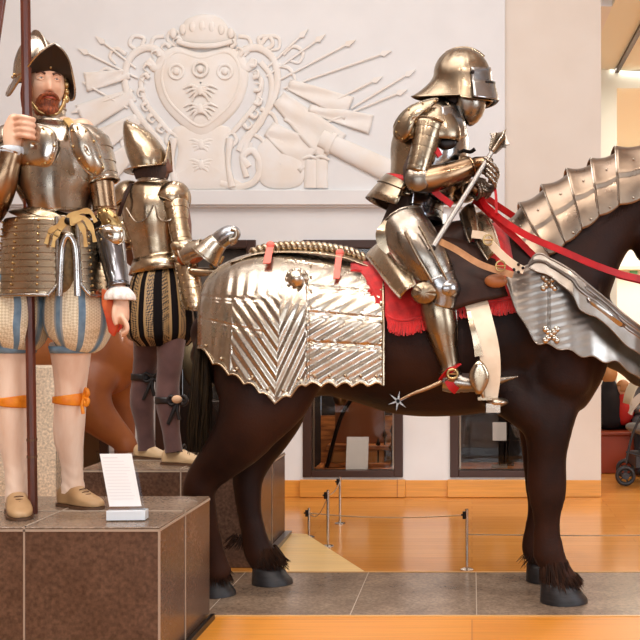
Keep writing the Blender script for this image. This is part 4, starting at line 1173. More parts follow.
# legs
for s, D in ((1, ND), (-1, FD)):
    o = -s*.0
    Q = lambda x, y, d=0: P(x, y, D-s*d)
    ring_tube('cuisse', L([(401,226,D+s*.10,26,.10),(411,240,D+s*.05,25.5,.105),(422,256,D+s*.02,24,.098),(432,272,D+s*.01,21.5,.085),(439,286,D,18,.072)]), rsteel, rid, k=6, n=40, fn=lambda u, t: 1+.022*abs(sin(t*3.5+u*5)), edges=(0, -1))
    m = MB(); ribbon(m, [Q(386,221,.07), Q(381,231,.085), Q(382,243,.09), Q(388,253,.09)], V((.7,0,.6)), lambda u: .008+.014*sin(u*pi), .003, 5); put('cuisse_wing', m, rsteel_warm, rid)
    m = MB(); wire(m, [Q(405,232,.11), Q(414,250,.115), Q(424,268,.11), Q(432,282,.09)], .007, 8, 4); wire(m, [Q(419,226,.085), Q(430,246,.095), Q(440,266,.085), Q(447,280,.07)], .006, 8, 4)
    put('cuisse_ridge', m, rsteel_warm, rid)
    m = MB(); tube(m, L([(436,278,D,19,.080),(441,289,D,18.5,.082),(442,298,D,16,.074),(440,307,D,15,.068)]), k=5, n=30, cap=False); ball(m, Q(446,289,.01), (.066,.075,.058), 22, 14); put('poleyn', m, rsteel_white, rid, solid=.003)
    m = MB(); rows = []
    for i in range(9):                                   # fan-shaped knee wing
        v = i/8
        rows.append([Q(424,293,.078)+V((.054*v*cos(a), -s*(.014-.02*v*v+.004*abs(sin(a*5))*v), .048*v*sin(a))) for a in [radians(360*k/30) for k in range(31)]])
    grid(m, rows); put('knee_wing', m, rsteel_warm, rid, solid=.003)
    ring_tube('greave', L([(437,300,D,16,.062),(438,312,D,16.5,.068),(441,328,D,16,.066),(445,346,D,12.5,.054),(449,362,D,9.5,.045),(450,372,D,10,.045)]), rsteel_warm, rid, k=5, n=32, fn=lambda u, t: 1+.05*max(0, cos(t))**12, edges=(0, -1))
    m = MB(); wire(m, [Q(455,302,0), Q(457,325,.01), Q(457,348,.01), Q(458,366,.0)], .004, 8, 4); put('greave_ridge', m, rsteel, rid)
    # sabaton with long pointed toe
    ring_tube('sabaton', L([(443,381,D,10,.043),(455,382,D,10.5,.047),(467,383.5,D,8.5,.046),(479,384.5,D,6.5,.042),(491,382.5,D,5.5,.034),(504,379.5,D,3.4,.018),(518,376.5,D,.5,.002)]), rsteel, rid, us=lames(8, .07), cap=True)
    m = MB(); ribbon(m, [Q(441,380,.03), Q(446,374,.05), Q(452,369,.055), Q(460,364,.04)], V((1,0,.5)), .014, .003); ribbon(m, [Q(448,380,.05), Q(452,387,.05), Q(457,391,.045)], V((1,0,.3)), .017, .003); put('red_spur_strap', m, red_leather, rid)
    m = MB(); c = Q(452.5,374,.062); wire(m, [c+V((.022*cos(a), 0, .02*sin(a))) for a in [k*pi/4 for k in range(8)]], .006, 8, 2, closed=True); wire(m, [c-V((.02,0,0)), c+V((.02,0,0))], .003, 6, 1); put('spur_buckle', m, brass, rid)
    m = MB(); wire(m, [Q(443,381,.0), Q(428,388,0), Q(412,394,0), Q(400,400,0)], lambda u: .011-.006*u, 8, 3); wire(m, [Q(455,380,.052), Q(446,381,.04), Q(443,382,0), Q(446,381,-.04)], .008, 8, 3); 
    sp = put('spur', m, steel_brown, rid)
    m = MB(); c = Q(398,401,0)
    for k in range(6):
        a = k*pi/3+.35; e = c+V((.046*cos(a), 0, .046*sin(a))); n = V((-sin(a), 0, cos(a)))*.0065
        slab(m, [c-n-V((0,.003,0)), e-V((0,.003,0)), c+n-V((0,.003,0))], V((0,.006,0)))
    put('spur_rowel', m, rsteel_white, sp)
# ------------------------------------------------------------------ mace
mc = thing('flanged_mace', tuple(MA), 'grey steel flanged mace held upright by the mounted rider', 'mace')
T = (MT-MA).normalized(); m = MB(); cyl(m, MA, MT, .0125, 14, .010); put('shaft', m, mat('mace_steel', (150,144,138), .4, .8), mc, auto=40)
m = MB()
for k in range(7):
    a = k*2*pi/7; A_ = T.orthogonal().normalized(); B_ = T.cross(A_); r_ = A_*cos(a)+B_*sin(a); n = T.cross(r_)*.003
    q = [(.0,-.02),(.022,0),(.036,.05),(.052,.062),(.036,.075),(.012,.10),(0,.10)]
    slab(m, [MT-T*.045+r_*x+T*z-n for x, z in q], n*2)
put('flanged_head', m, rsteel, mc, smooth=False)
m = MB(); cyl(m, MT-T*.05, MT+T*.06, .014, 12, .010); cyl(m, MT+T*.06, MT+T*.085, .010, 10, .001); put('finial', m, steel, mc, auto=40)
m = MB(); c = on_mace(222); box(m, c.x-.028, c.x-.012, c.y-.004, c.y+.004, c.z-.012, c.z+.03); put('belt_hook', m, steel, mc, smooth=False)
m = MB(); lathe(m, [(.012,-.003),(.017,.0),(.017,.02),(.013,.03)], MA, T.to_track_quat('Z','Y').to_matrix()); put('pommel', m, steel_dark, mc)

# ------------------------------------------------------------------ reins
rn = thing('reins', tuple(P(520, 235, 4.5)), 'red leather reins running from the rider\'s hands to the horse\'s bit', 'reins')
m = MB()
ribbon(m, [P(478,192,4.56), P(486,206,4.50), P(505,222,4.42), P(530,237,4.36), P(560,250,4.33), P(592,264,4.33), P(620,274,4.37), P(645,280,4.42), P(690,292,4.50), P(722,306,4.56)], V((.2,.1,1)), .015, .003, 6)
put('near_rein', m, red_leather, rn)
m = MB(); ribbon(m, [P(474,200,4.62), P(488,212,4.52), P(505,228,4.46), P(520,242,4.42), P(534,256,4.38), P(546,268,4.34)], V((.4,0,1)), .014, .003, 6); put('breast_strap', m, red_leather, rn)
m = MB(); ribbon(m, [P(478,192,4.70), P(510,214,4.86), P(560,246,4.99), P(610,272,5.0), P(645,282,4.96), P(722,306,4.78)], V((0,.1,1)), .017, .003, 6); put('far_rein', m, red_leather, rn)
m = MB(); ribbon(m, [P(494,183,4.47), P(496,196,4.45), P(496.5,213,4.44)], V((1,0,0)), .006, .002, 4); put('rein_end', m, red_leather, rn)
m = MB(); wire(m, [P(722,306,4.56)+V((.03*cos(a), 0, .03*sin(a))) for a in [k*pi/4 for k in range(8)]], .005, 8, 2, closed=True); wire(m, [P(722,306,4.56), P(722,306,4.78)], .007, 8, 1); put('bit', m, steel, rn)
# ------------------------------------------------------------------ faces
def face_pt(lat, lon):
    """Unit head, facing -Y; lat from crown (0) to chin (pi), lon 0 = front."""
    sx = sin(lat)*sin(lon); sy = -sin(lat)*cos(lon); sz = cos(lat)
    x = sx*.076; y = sy*.096; z = sz*.122
    if z < -.02:
        k = min(1, (-.02-z)/.10); x *= 1-.26*k; 
        if y > 0: y *= 1-.45*k
        else: y *= 1-.04*k
    if y < 0:
        ax = abs(x); g = lambda c, s, v: exp(-((v-c)/s)**2)
        f = min(1, -y/.05)
        nz = 0
        if -.040 < z < .035: nz = (.035-z)/.075
        nz = nz**1.2 if nz > 0 else 0
        y -= f*(.030*nz*g(0, .0115+.004*nz, x)+.007*g(0, .018, x)*g(-.012, .03, z))
        y -= f*.006*g(.036, .009, z)*g(.028, .02, ax)
        y += f*.013*g(.030, .014, ax)*g(.020, .011, z)
        y -= f*.006*g(.042, .016, ax)*g(-.012, .016, z)
        y -= f*.007*g(0, .022, x)*g(-.056, .006, z); y -= f*.006*g(0, .019, x)*g(-.068, .006, z)
        y -= f*.010*g(0, .022, x)*g(-.100, .016, z); y += f*.003*g(-.081, .007, z)*g(0, .02, x)
        y -= f*.003*g(.045, .012, z)
    return V((x, y, z))
def head_grid(mb, M, off=lambda lat, lon: 0.0, NA=64, NL=56, mask=None):
    pts = []
    for i in range(NL+1):
        lat = pi*i/NL; row = []
        for j in range(NA):
            lon = -pi+2*pi*j/NA; p = face_pt(max(.02, min(pi-.02, lat)), lon); d = off(lat, lon, p)
            n = V((p.x/.076, p.y/.096, p.z/.122)).normalized(); row.append(p+n*d)
        pts.append(row)
    vs = [M @ p for r in pts for p in r]; fs = []
    for i in range(NL):
        for j in range(NA):
            if mask and not mask(pts[i][j]): continue
            fs.append([i*NA+j, i*NA+(j+1) % NA, (i+1)*NA+(j+1) % NA, (i+1)*NA+j])
    mb.add(vs, fs)
def face_features(root, M, beard=True, bm=beard_m):
    for s in (-1, 1):
        m = MB(); ball(m, M @ V((s*.030, -.0735, .019)), .0125, 14, 10); e = put('eye', m, eye_m, root)
        m = MB(); ball(m, M @ V((s*.030+.001, -.0822, .018)), .0052, 10, 8); put('iris', m, iris_m, e)
        m = MB(); wire(m, [M @ V((s*.014, -.0915, .034)), M @ V((s*.030, -.0915, .042)), M @ V((s*.048, -.078, .036))], lambda u: .0045*(1.1-u*.7), 8, 4); put('eyebrow', m, brow_m, root)
        m = MB(); wire(m, [M @ V((s*.016, -.083, .020)), M @ V((s*.030, -.087, .0262)), M @ V((s*.045, -.078, .019))], .0045, 6, 4); wire(m, [M @ V((s*.016, -.083, .016)), M @ V((s*.030, -.0865, .0105)), M @ V((s*.045, -.077, .016))], .0038, 6, 4); put('eyelid', m, face_m, root)
        m = MB(); ball(m, M @ V((s*.074, .008, -.004)), (.010, .020, .032), 12, 8, M.to_3x3()); put('ear', m, face_m, root)
    m = MB(); wire(m, [M @ V((-.024, -.088, -.064)), M @ V((-.010, -.1005, -.061)), M @ V((0, -.102, -.0625)), M @ V((.010, -.1005, -.061)), M @ V((.024, -.088, -.064))], lambda u: .0048*sin(pi*(.15+.7*u)), 8, 4); put('lips', m, lip_m, root)
    if beard:
        def bo(lat, lon, p):
            d = -.006
            k = max(0, min(1, (-.040-p.z)/.02)); fr = 1 if p.y < .02 else 0
            lip = exp(-(p.x/.026)**2-((p.z+.063)/.010)**2)
            if p.y < .025: d = -.006+.022*k*(1-1.1*lip)+.006*noise.noise(V((p.x*120, p.y*90, p.z*40)))*k
            if p.z < -.085 and p.y < -.02: d += .014
            side_ = max(0, (abs(p.x)-.030)/.02)
            return d-.022*min(1, side_)*(1 if p.z > -.095 else .4)
        m = MB(); head_grid(m, M, bo, mask=lambda p: p.z < -.035); put('beard', m, bm, root)
        m = MB()
        for s in (-1, 1): wire(m, [M @ V((s*.001, -.106, -.046)), M @ V((s*.014, -.106, -.048)), M @ V((s*.028, -.097, -.056)), M @ V((s*.038, -.084, -.070))], lambda u: .0075*(1.05-.5*u), 8, 4)
        put('moustache', m, bm, root)
def morion(root, M, rx=.098, ry=.118, h=.135, tipf=.085, tipb=.04, mt=steel, comb=True, lean=0.0, brim_w=.05, inner=None, tf=.06):
    """Helmet with a peaked brim. Local frame: front -Y, rim at z = 0."""
    def dome(v, a, o=0):
        t = v*pi/2; k = cos(t)
        p = V(((rx+o)*sin(a)*sin(t), -(ry+o)*cos(a)*sin(t), (h+o)*k))
        p.y += lean*(k**1.6); p.x *= 1-.18*k*k
        b = .5*(1+cos(a)); 
        p.z += (brim_z(a)*sin(t)**3)*.18
        return p
    def brim_z(a):
        b = abs((a+pi) % (2*pi)-pi); return tipf*max(0, 1-b/1.5)**1.15+tipb*max(0, 1-(pi-b)/1.2)**1.5
    NA = 72
    m = MB(); grid(m, [[M @ dome(max(.01, i/24), 2*pi*j/NA) for j in range(NA)] for i in range(25)], closed=True); hm_ = put('helmet_bowl', m, mt, root, solid=.004)
    rows = []
    for i in range(9):
        f = i/8; row = []
        for j in range(NA):
            a = 2*pi*j/NA; c = cos(a); p = dome(1, a); w = brim_w*(.75+.25*abs(sin(a)))+tf*max(0, c)**6+.035*max(0, -c)**6
            q = p+V((sin(a)*w*f, -c*w*f, 0)); q.z = p.z+(brim_z(a)*.82+(-.070*abs(sin(a))**2))*f
            row.append(M @ q)
        rows.append(row)
    m = MB(); grid(m, rows, closed=True); br = put('brim', m, [mt], hm_, solid=.003)
    if inner:
        m = MB(); grid(m, [[p-(M.to_3x3() @ V((0,0,.0045))) for p in r] for r in rows], closed=True); put('brim_lining', m, inner, hm_)
    m = MB(); wire(m, rows[-1], .004, 6, 1, closed=True); put('brim_edge', m, mt, hm_)
    if comb:
        m = MB(); cr = []
        for i in range(17):
            u = -1+2*i/16; t = abs(u)*.93; p = dome(max(.01, t), 0 if u < 0 else pi)
            n = V((0, p.y/ry, p.z/h+.2)).normalized()*(.020*(1-u*u)+.003)
            cr.append([M @ (p-n*.5+V((-.008,0,0))), M @ (p+n+V((-.002,0,0))), M @ (p+n+V((.002,0,0))), M @ (p-n*.5+V((.008,0,0)))])
        grid(m, cr); put('comb', m, mt, hm_)
    m = MB()
    for j in range(12):
        a = 2*pi*j/12; ball(m, M @ dome(.97, a, .004), .006, 8, 6)
    put('rivets', m, brass, hm_)
    return hm_

# ------------------------------------------------------------------ bearded soldier
SD = 3.84
so = thing('armored_soldier', (P(50, 0, SD).x, SD, PZ), 'bearded soldier in pale steel half armour and striped breeches holding a dark red pole', 'armored figure')
def T4(loc, yaw=0, pitch=0, roll=0, s=1):
    return Matrix.Translation(loc) @ Matrix.Rotation(radians(yaw), 4, 'Z') @ Matrix.Rotation(radians(pitch), 4, 'X') @ Matrix.Rotation(radians(roll), 4, 'Y') @ Matrix.Scale(s, 4)
HM = T4(P(45, 86, SD-.02), 33, 3, -2, .91)
m = MB(); head_grid(m, HM, lambda a, b, c: 0.0)
tube(m, L([(45,106,SD+.01,14,.055),(48,120,SD+.01,15,.06),(52,132,SD+.01,30,.075),(53,150,SD,38,.11),(56,185,SD,34,.11),(57,212,SD,27,.10),(54,240,SD,28,.10),(50,268,SD,30,.10)]), k=3, n=22, dome=True)
tube(m, L([(28,262,SD+.01,22,.10),(18,300,SD,18,.08),(14,345,SD,14,.062),(13,385,SD-.01,10.5,.048),(13,410,SD-.01,11,.048),(14,440,SD,11,.045),(16,475,SD,7.5,.033),(18,498,SD-.01,7,.033)]), k=3, n=18, dome=True)
tube(m, L([(72,262,SD+.01,22,.10),(74,300,SD+.03,18,.08),(71,345,SD+.06,14,.062),(71,385,SD+.08,10.5,.048),(70,410,SD+.09,11,.048),(69,440,SD+.11,10.5,.045),(72,470,SD+.13,7,.033),(73,490,SD+.14,7,.033)]), k=3, n=18, dome=True)
tube(m, L([(82,130,SD,12,.06),(94,150,SD,12,.058),(101,185,SD+.01,11,.052),(106,222,SD,10,.045),(113,255,SD-.05,9,.042),(119,288,SD-.08,6.5,.030),(121,300,SD-.085,6.5,.026)]), k=3, n=16, dome=True)
tube(m, L([(20,130,SD,12,.06),(6,150,SD,12,.058),(-8,185,SD-.02,11,.052),(-16,214,SD-.06,10,.048),(-4,200,SD-.14,10,.045),(8,170,SD-.17,8.5,.036),(13,150,SD-.165,6.5,.028)]), k=3, n=16, dome=True)
# left hand, hanging, fingers half curled
tube(m, L([(121,297,SD-.085,6.5,.022),(121,307,SD-.09,8,.028),(121.5,318,SD-.10,7.5,.032)]), k=3, n=14, dome=True)
for k, (dx, l_) in enumerate(((0,.9),(0,1.0),(0,.93),(0,.78))):
    d0 = SD-.125+.018*k
    wire(m, [P(121.5, 316, d0), P(126.5-k*.3, 316+9*l_, d0-.006), P(127-k*.5, 316+16*l_, d0-.004), P(122-k*.6, 316+20*l_, d0+.0)], lambda u: .0098-.002*u, 8, 4)
wire(m, [P(117,302,SD-.10), P(114.5,310,SD-.125), P(114.5,319,SD-.135), P(116.5,325,SD-.13)], lambda u: .0115-.003*u, 8, 4)
# right hand closed round the pole
tube(m, L([(12.5,152,SD-.165,7,.024),(12.5,142,SD-.165,9,.028),(14,130,SD-.155,10,.036),(16,121,SD-.15,8,.034)]), k=3, n=14, dome=True)
for k in range(4):
    y = 119+6.1*k
    wire(m, [P(15.5, y-.5, SD-.175), P(20.5, y-2.0, SD-.204), P(27, y-1.0, SD-.212), P(33, y+.5, SD-.19), P(33.5, y+1, SD-.16)], lambda u: .0112-.0022*u, 8, 4)
wire(m, [P(13,136,SD-.14), P(18,127,SD-.115), P(24,119,SD-.105), P(28,113,SD-.12)], lambda u: .0125-.003*u, 8, 4)
put('body', fuse(m, .0045, 2, .5, V(so.location)), face_m, so)
face_features(so, HM)
m = MB(); 
for s in (-1, 1):
    for k in range(26):
        a = k/25; wire(m, [HM @ V((s*.070, .0+.05*a, .03)), HM @ V((s*.082, .01+.05*a, -.03)), HM @ V((s*(.078+.006*sin(k*3)), .02+.05*a, -.085))], lambda u: .0065*(1.1-u*.6), 6, 3)
put('hair', m, beard_m, so)
MH = T4(P(40, 79, SD-.01), 43, 2, -5)
steel_in = mat('helmet_lining', (38,26,20), .45, .3)
morion(so, MH, .090, .108, .165, .105, .02, steel, True, .02, .030, steel_in, .038)
m = MB()
for s in (-1, 1):
    wire(m, [HM @ V((s*.078, -.02, .03)), HM @ V((s*.072, -.03, -.05)), HM @ V((s*.040, -.058, -.112)), HM @ V((0, -.068, -.128))], .007, 8, 4)
    for k in range(3): ball(m, HM @ V((s*.080, -.026, .01-.03*k)), (.010,.012,.016), 10, 8)
put('chin_strap', m, brass, so)
# gorget, cuirass
ring_tube('gorget', L([(53,134,SD,26,.095),(51,126,SD,18,.07),(50,119,SD,14.5,.06),(49,110,SD,14.5,.062)]), steel, so, us=lames(4, .045), edges=(-1,))
def ridge(u, t): return 1+.10*exp(-((t-(3*pi/2+.5))/.085)**2)*(.25+.75*min(1, u*1.6))+.05*exp(-((t-(3*pi/2+.5))/.35)**2)
ring_tube('cuirass', L([(53,124,SD,20,.085),(53,133,SD,35,.115),(54,148,SD,41,.145),(56,168,SD,41.5,.16),(58,186,SD,38.5,.165),(60,202,SD,32,.16),(62,216,SD,29,.15)]), steel, so, k=6, n=64, fn=ridge, edges=(0, -1))
m = MB(); r1 = tube(m, L([(62,213,SD,29.5,.152),(60,221,SD,36,.168),(57,229,SD,45,.18)]), us=lames(2, .03), n=50, cap=False); put('fauld', m, steel_warm, so, solid=.004)
# shoulder straps
for a, b in (((33,126),(40,119)), ((72,126),(66,119))):
    m = MB(); ribbon(m, [P(a[0],a[1]+8,SD-.135), P(a[0],a[1],SD-.10), P(b[0],b[1],SD-.04)], V((1,0,0)), .012, .004); put('shoulder_strap', m, gilt_leather, so)
# tassets: long laminated skirts left and right of the centre gap
def tasset(a0, a1, x0, name='tasset', nl=11, edge_side=1):
    rows = []; m = MB(); C = P(55, 0, SD)
    for i in range(nl):
        for f in (0, .5, .999):
            u = (i+f)/nl; y = 222+75*u; Rx = (46+8*u)*SD/FOC; Ry = .185+.02*u
            row = []
            rowg = 1+.018*f-.009
            cut = 10*max(0, u-.86)/.14                     # rounded lower inner corner
            for j in range(25):
                aa = a0+(a1-a0)*j/24
                if edge_side == 1 and j/24 > .6: aa = min(aa, a1-cut*.9) 
                if edge_side == -1 and j/24 < .4: aa = max(aa, a0+cut*.9)
                t = radians(aa); p = P(55, y, SD); row.append(V((p.x+Rx*sin(t)*rowg, SD-Ry*cos(t)*rowg, p.z)))
            rows.append(row)
    grid(m, rows); o = put(name, m, steel_warm, so, solid=.003, auto=35)
    j = -1 if edge_side == 1 else 0
    m = MB(); e = [r[j]+V((0,-.006,0)) for r in rows]; wire(m, e+[r for r in (rows[-1][::-1] if edge_side == 1 else rows[-1])[1:]], .0065, 8, 1); put('tasset_border', m, steel_white, o)
    m = MB()
    for i in range(nl):
        for jj in (4, 12, 19):
            p = rows[i*3+1][jj]; n = V((p.x-C.x, p.y-SD, 0)).normalized(); ball(m, p+n*.005, .0048, 8, 6)
    put('rivets', m, brass, o)
tasset(-72, 26, 0, edge_side=1); tasset(49, 122, 0, edge_side=-1)
# steel edge arching over the gap, buff straps with pointed tongues
m = MB(); wire(m, [P(59.5,296,SD-.20), P(61,262,SD-.205), P(62.5,246,SD-.205), P(67,236,SD-.205), P(72.5,240,SD-.20), P(76,254,SD-.195), P(77.5,296,SD-.19)], .012, 8, 5); put('gap_border', m, steel_white, so)
for k, (pts) in enumerate((((66,219),(58,226),(50,232),(46,244)), ((66,219),(60,230),(55,238),(53,247)), ((68,219),(80,212),(90,212),(96,222)), ((70,222),(78,222),(84,232),(86,247)), ((72,220),(84,218),(92,230),(95,242)))):
    m = MB(); ribbon(m, [P(x, y, SD-.205-.006*k) for x, y in pts], V((.5,0,.8)), lambda u: .011*(1.1-.6*u)*(1+.3*sin(u*14)), .002, 5); put('buff_strap', m, gilt_leather, so)
m = MB(); ball(m, P(68,221,SD-.215), (.014,.008,.014), 12, 8); put('waist_stud', m, steel_dark, so)
# pauldrons
def shell(name, c, r, M, v0, v1, a0, a1, mt, root, fl=0, n=30):
    rows = []
    for i in range(17):
        v = radians(v0+(v1-v0)*i/16); row = []
        for j in range(n+1):
            a = radians(a0+(a1-a0)*j/n); k = 1+fl*sin(v)**2*abs(sin(a*6))
            row.append(V(c)+(M @ V((r[0]*sin(v)*cos(a)*k, r[1]*sin(v)*sin(a)*k, r[2]*cos(v)))))
        rows.append(row)
    m = MB(); grid(m, rows); o = put(name, m, mt, root, solid=.004)
    m = MB(); wire(m, rows[-1], .0045, 6, 1); put('rolled_edge', m, mt, o); return o
I3 = Matrix.Identity(3)
for s, cx0 in ((1, 90), (-1, 12)):
    Rr = Matrix.Rotation(radians(28*s), 3, 'Y')
    shell('pauldron', P(cx0-4*s, 145, SD), (.088, .115, .078), Rr, 4, 95, 0, 360, steel, so, .02)
    ox = 0 if s == 1 else -2
    q = (lambda x: x) if s == 1 else (lambda x: 102-x)
    ring_tube('shoulder_lame', L([(q(92),140,SD,15.5,.09),(q(97),155,SD,15,.080),(q(101),172,SD,14,.072),(q(104),182,SD,13.5,.066)]), steel, so, us=lames(4, .06), edges=(-1,))
    if s == 1: ring_tube('rerebrace', L([(101,180,SD,11.5,.056),(103,196,SD,11,.052),(105,210,SD,10.5,.050)]), steel_brown, so, edges=(-1,))
# chest wings of the pauldrons
wing('chest_wing', [(70,128),(76,124),(86,128),(95,140),(102,158),(105,170),(97,176),(88,172),(78,160),(71,146)], SD-.175, .03, steel, so, 66, 60)
wing('chest_wing', [(6,130),(20,123),(44,126),(54,132),(57,146),(53,160),(46,166),(26,166),(8,164)], SD-.165, .02, steel, so, 50, 60)
# left elbow and forearm
m = MB(); ball(m, P(106,224,SD-.01), (.047,.055,.05), 20, 12); put('couter', m, steel_dark, so)
wing('couter_wing', [(98,212),(106,208),(116,216),(121,228),(112,232),(101,226)], SD-.055, .012, brass, so, 106, 60)
wing('couter_wing', [(99,228),(112,226),(123,230),(122,242),(110,246),(100,240)], SD-.07, .015, steel, so, 110, 60)
ring_tube('vambrace', L([(108,232,SD-.02,14,.055),(111,246,SD-.035,13,.052),(115,266,SD-.06,11.5,.046),(118.5,287,SD-.08,9.5,.038)]), mat('grey_steel', (128,130,136), .22, 1.0, (112,110,112), 10, 3, .04), so, us=[(0,1),(.1,1),(.5,1),(.93,1),(.94,1.05),(1,1.06)], edges=(0, -1))
m = MB(); rows = []                                     # ruffled lace cuff
for i in range(9):
    u = i/8; row = []
    for j in range(72):
        a = 2*pi*j/72; r_ = (.030+.022*sin(u*pi*.62))*(1+.10*sin(a*11)*u); c = P(119.5+.8*u, 287+13*u, SD-.085)
        row.append(c+V((r_*cos(a), r_*sin(a), 0)))
    rows.append(row)
grid(m, rows, closed=True); put('lace_cuff', m, lace_m, so, solid=.003)
# right forearm, raised
ring_tube('vambrace', L([(-18,218,SD-.06,15,.06),(-8,205,SD-.13,15,.058),(2,184,SD-.165,13.5,.052),(9,162,SD-.17,10.5,.042),(12,152,SD-.168,10,.038)]), steel_brown, so, edges=(0, -1))
ring_tube('rerebrace', L([(2,165,SD,14,.062),(-6,185,SD-.01,13.5,.058),(-14,208,SD-.04,13,.056)]), steel_warm, so, edges=(-1,))
m = MB(); ball(m, P(-16,214,SD-.06), (.062,.062,.06), 20, 12); put('couter', m, steel, so)
m = MB(); rows = []
for i in range(7):
    u = i/6; c = P(12+.6*u, 156-9*u, SD-.168)
    rows.append([c+V(((.033+.008*sin(pi*u))*(1+.08*sin(a*9))*cos(a), (.033+.008*sin(pi*u))*sin(a), 0)) for a in [2*pi*k/60 for k in range(60)]])
grid(m, rows, closed=True); put('wrist_cuff', m, mat('pale_blue_cuff', (196,206,214), .7), so, solid=.003)
# trunk hose with panes
def hose(root, rows, mats, panes, name='breeches', amp=.035, mif=None, k=6, n=96):
    m = MB(); tube(m, L(rows), k=k, n=n, fn=lambda u, t: 1+amp*abs(sin(t*panes/2))*sin(min(1, u*1.15)*pi)**.5 if 0 < u < 1 else 1, mif=lambda j, i: mif(j/n), cap=True)
    o = put(name, m, mats, root); return o
def m1(f, panes=9):
    x = (f*panes*1.0) % 1.0
    return 1 if x < .10 or x > .90 else (2 if .10 <= x < .17 or .83 < x <= .90 else 0)
cream_b = weave('cream_lattice', (232,222,196), (206,192,160), 120)
for cx0, dd in ((20, 0), (78, .02)):
    w = 31
    hose(so, [(52+(cx0-48)*.6,262,SD+dd,26,.12),(cx0+(-2 if cx0 < 40 else 0),285,SD+dd,w-3,.145),(cx0-(3 if cx0 < 40 else -1),308,SD+dd,w,.155),(cx0-(4 if cx0 < 40 else -1),326,SD+dd,w-.5,.155),(cx0-(4 if cx0 < 40 else 0),340,SD+dd,w-5,.13),(cx0-(5 if cx0 < 40 else 2),349,SD+dd,w-13,.09)],
         [cream_b, blue_m, mat('grey_blue_piping', (150,160,166), .6)], 9, amp=.03, mif=lambda f: m1(f+.055))
    ring_tube('breeches_band', L([(cx0-(6 if cx0 < 40 else 6),346,SD+dd,w-10,.10),(cx0-(6 if cx0 < 40 else 6),353,SD+dd,w-11.5,.092)]), blue_m, so, k=2)
m = MB(); tube(m, L([(66,246,SD-.10,9,.05),(67,268,SD-.10,10,.05),(66,288,SD-.09,10,.05),(64,300,SD-.05,8,.04)]), k=4, n=18, dome=True); put('front_panel', m, mat('olive_panel', (128,104,66), .7, 0, (96,76,46), 60), so)
# stockings, garters, shoes
st1 = [(12,344,SD,20,.088),(13,370,SD,16.5,.074),(13,392,SD-.01,14.6,.067),(13,410,SD-.01,15,.067),(14,436,SD,15,.062),(16,462,SD,11.5,.050),(17,484,SD-.01,10.5,.045),(18,500,SD-.01,12,.050)]
st2 = [(71,344,SD+.05,20,.088),(71,370,SD+.07,16.5,.074),(70.5,392,SD+.08,14.4,.067),(70,410,SD+.09,14.6,.067),(69,436,SD+.11,14,.062),(71.5,460,SD+.13,10.5,.050),(72.5,478,SD+.14,10,.045),(73,491,SD+.145,11.5,.050)]
wr = lambda u, t: 1+.02*sin(u*60+3*sin(t*2))*(1 if u > .72 else .15)
for r_ in (st1, st2):
    m = MB(); tube(m, L(r_), k=10, n=40, fn=wr, cap=True); put('stocking', m, stock_m, so)
for x, y, D in ((13,401,SD-.01), (70,399,SD+.085)):
    m = MB(); tube(m, L([(x,y-4.5,D,15.6,.072),(x+.5,y,D,16.2,.074),(x,y+4.5,D,15.8,.072)]), k=3, n=40, cap=False, fn=lambda u, t: 1+.012*sin(t*20)); g = put('garter', m, orange_m, so, solid=.004)
    m = MB(); c = P(x-12 if x < 40 else x+14, y-2, D-.035)
    for a in (-.9, .9): wire(m, [c, c+V((.012, -.01, .035*a)), c+V((.02, -.012, .012*a)), c], .008, 8, 4)
    wire(m, [c, c+V((-.004, -.008, -.03)), c+V((.0, -.008, -.065))], .007, 8, 3); put('garter_bow', m, orange_m, g)
def shoe(root, heel, toe, w, h, mt, bow=None, z0=PZ):
    """Low shoe from heel to toe (x, y on the plinth top)."""
    hx, tx = V(heel), V(toe); F = (tx-hx); Ln = F.length; F.normalize(); Sd = V((-F.y, F.x, 0))
    def ring(u, z, k=1): 
        pass
    rows = []
    prof = [(0,.55,.75),(.10,.85,.92),(.25,.88,1.0),(.40,.85,.98),(.55,.95,.74),(.7,1.0,.56),(.85,.9,.44),(.95,.62,.34),(1.0,.25,.20)]
    for u, wf, hf in prof:
        c = hx+F*Ln*u; row = []
        for j in range(20):
            a = 2*pi*j/20; sx = cos(a)*w*wf; sz = (sin(a)*.5+.5)*h*hf
            if sin(a) < -.3: sz = .004
            row.append(c+Sd*sx+V((0,0,z0+.008+sz)))
        rows.append(row)
    m = MB(); grid(m, rows, closed=True); m.f.append(list(range(20))[::-1]); m.m.append(0); m.f.append([8*20+j for j in range(20)]); m.m.append(0)
    s = put('shoe', m, mt, root, sub=1)
    m = MB(); out = []
    for u, wf, hf in prof: out.append(hx+F*Ln*u+Sd*w*wf*1.05)
    for u, wf, hf in prof[::-1]: out.append(hx+F*Ln*u-Sd*w*wf*1.05)
    slab(m, [V((p.x, p.y, z0+.001)) for p in out], V((0,0,.010))); put('sole', m, sole_m, s, auto=40)
    m = MB(); c = hx+F*Ln*.42+V((0,0,z0+h*1.0))
    if bow:
        for a in (-1, 1):
            wire(m, [c, c+Sd*.03*a+V((0,0,.018)), c+Sd*.042*a, c+Sd*.028*a-V((0,0,.012)), c], .006, 8, 3)
            wire(m, [c, c+Sd*.02*a+F*.02-V((0,0,.015)), c+Sd*.028*a+F*.03-V((0,0,.034))], .005, 8, 3)
        put('shoe_bow', m, bow, s)
    else:
        for k in range(3): wire(m, [c+F*(.03+.016*k)+Sd*(-.016)+V((0,0,-.014-.009*k)), c+F*(.038+.016*k)+V((0,0,-.010-.009*k)), c+F*(.03+.016*k)+Sd*(.016)+V((0,0,-.014-.009*k))], .0022, 6, 2)
        put('slashes', m, sole_m, s)
    return s
g0 = lambda px, D: V((P(px, 0, D).x, D, 0))
shoe(so, g0(15, SD+.05), g0(22, SD-.19), .046, .085, shoe_m)
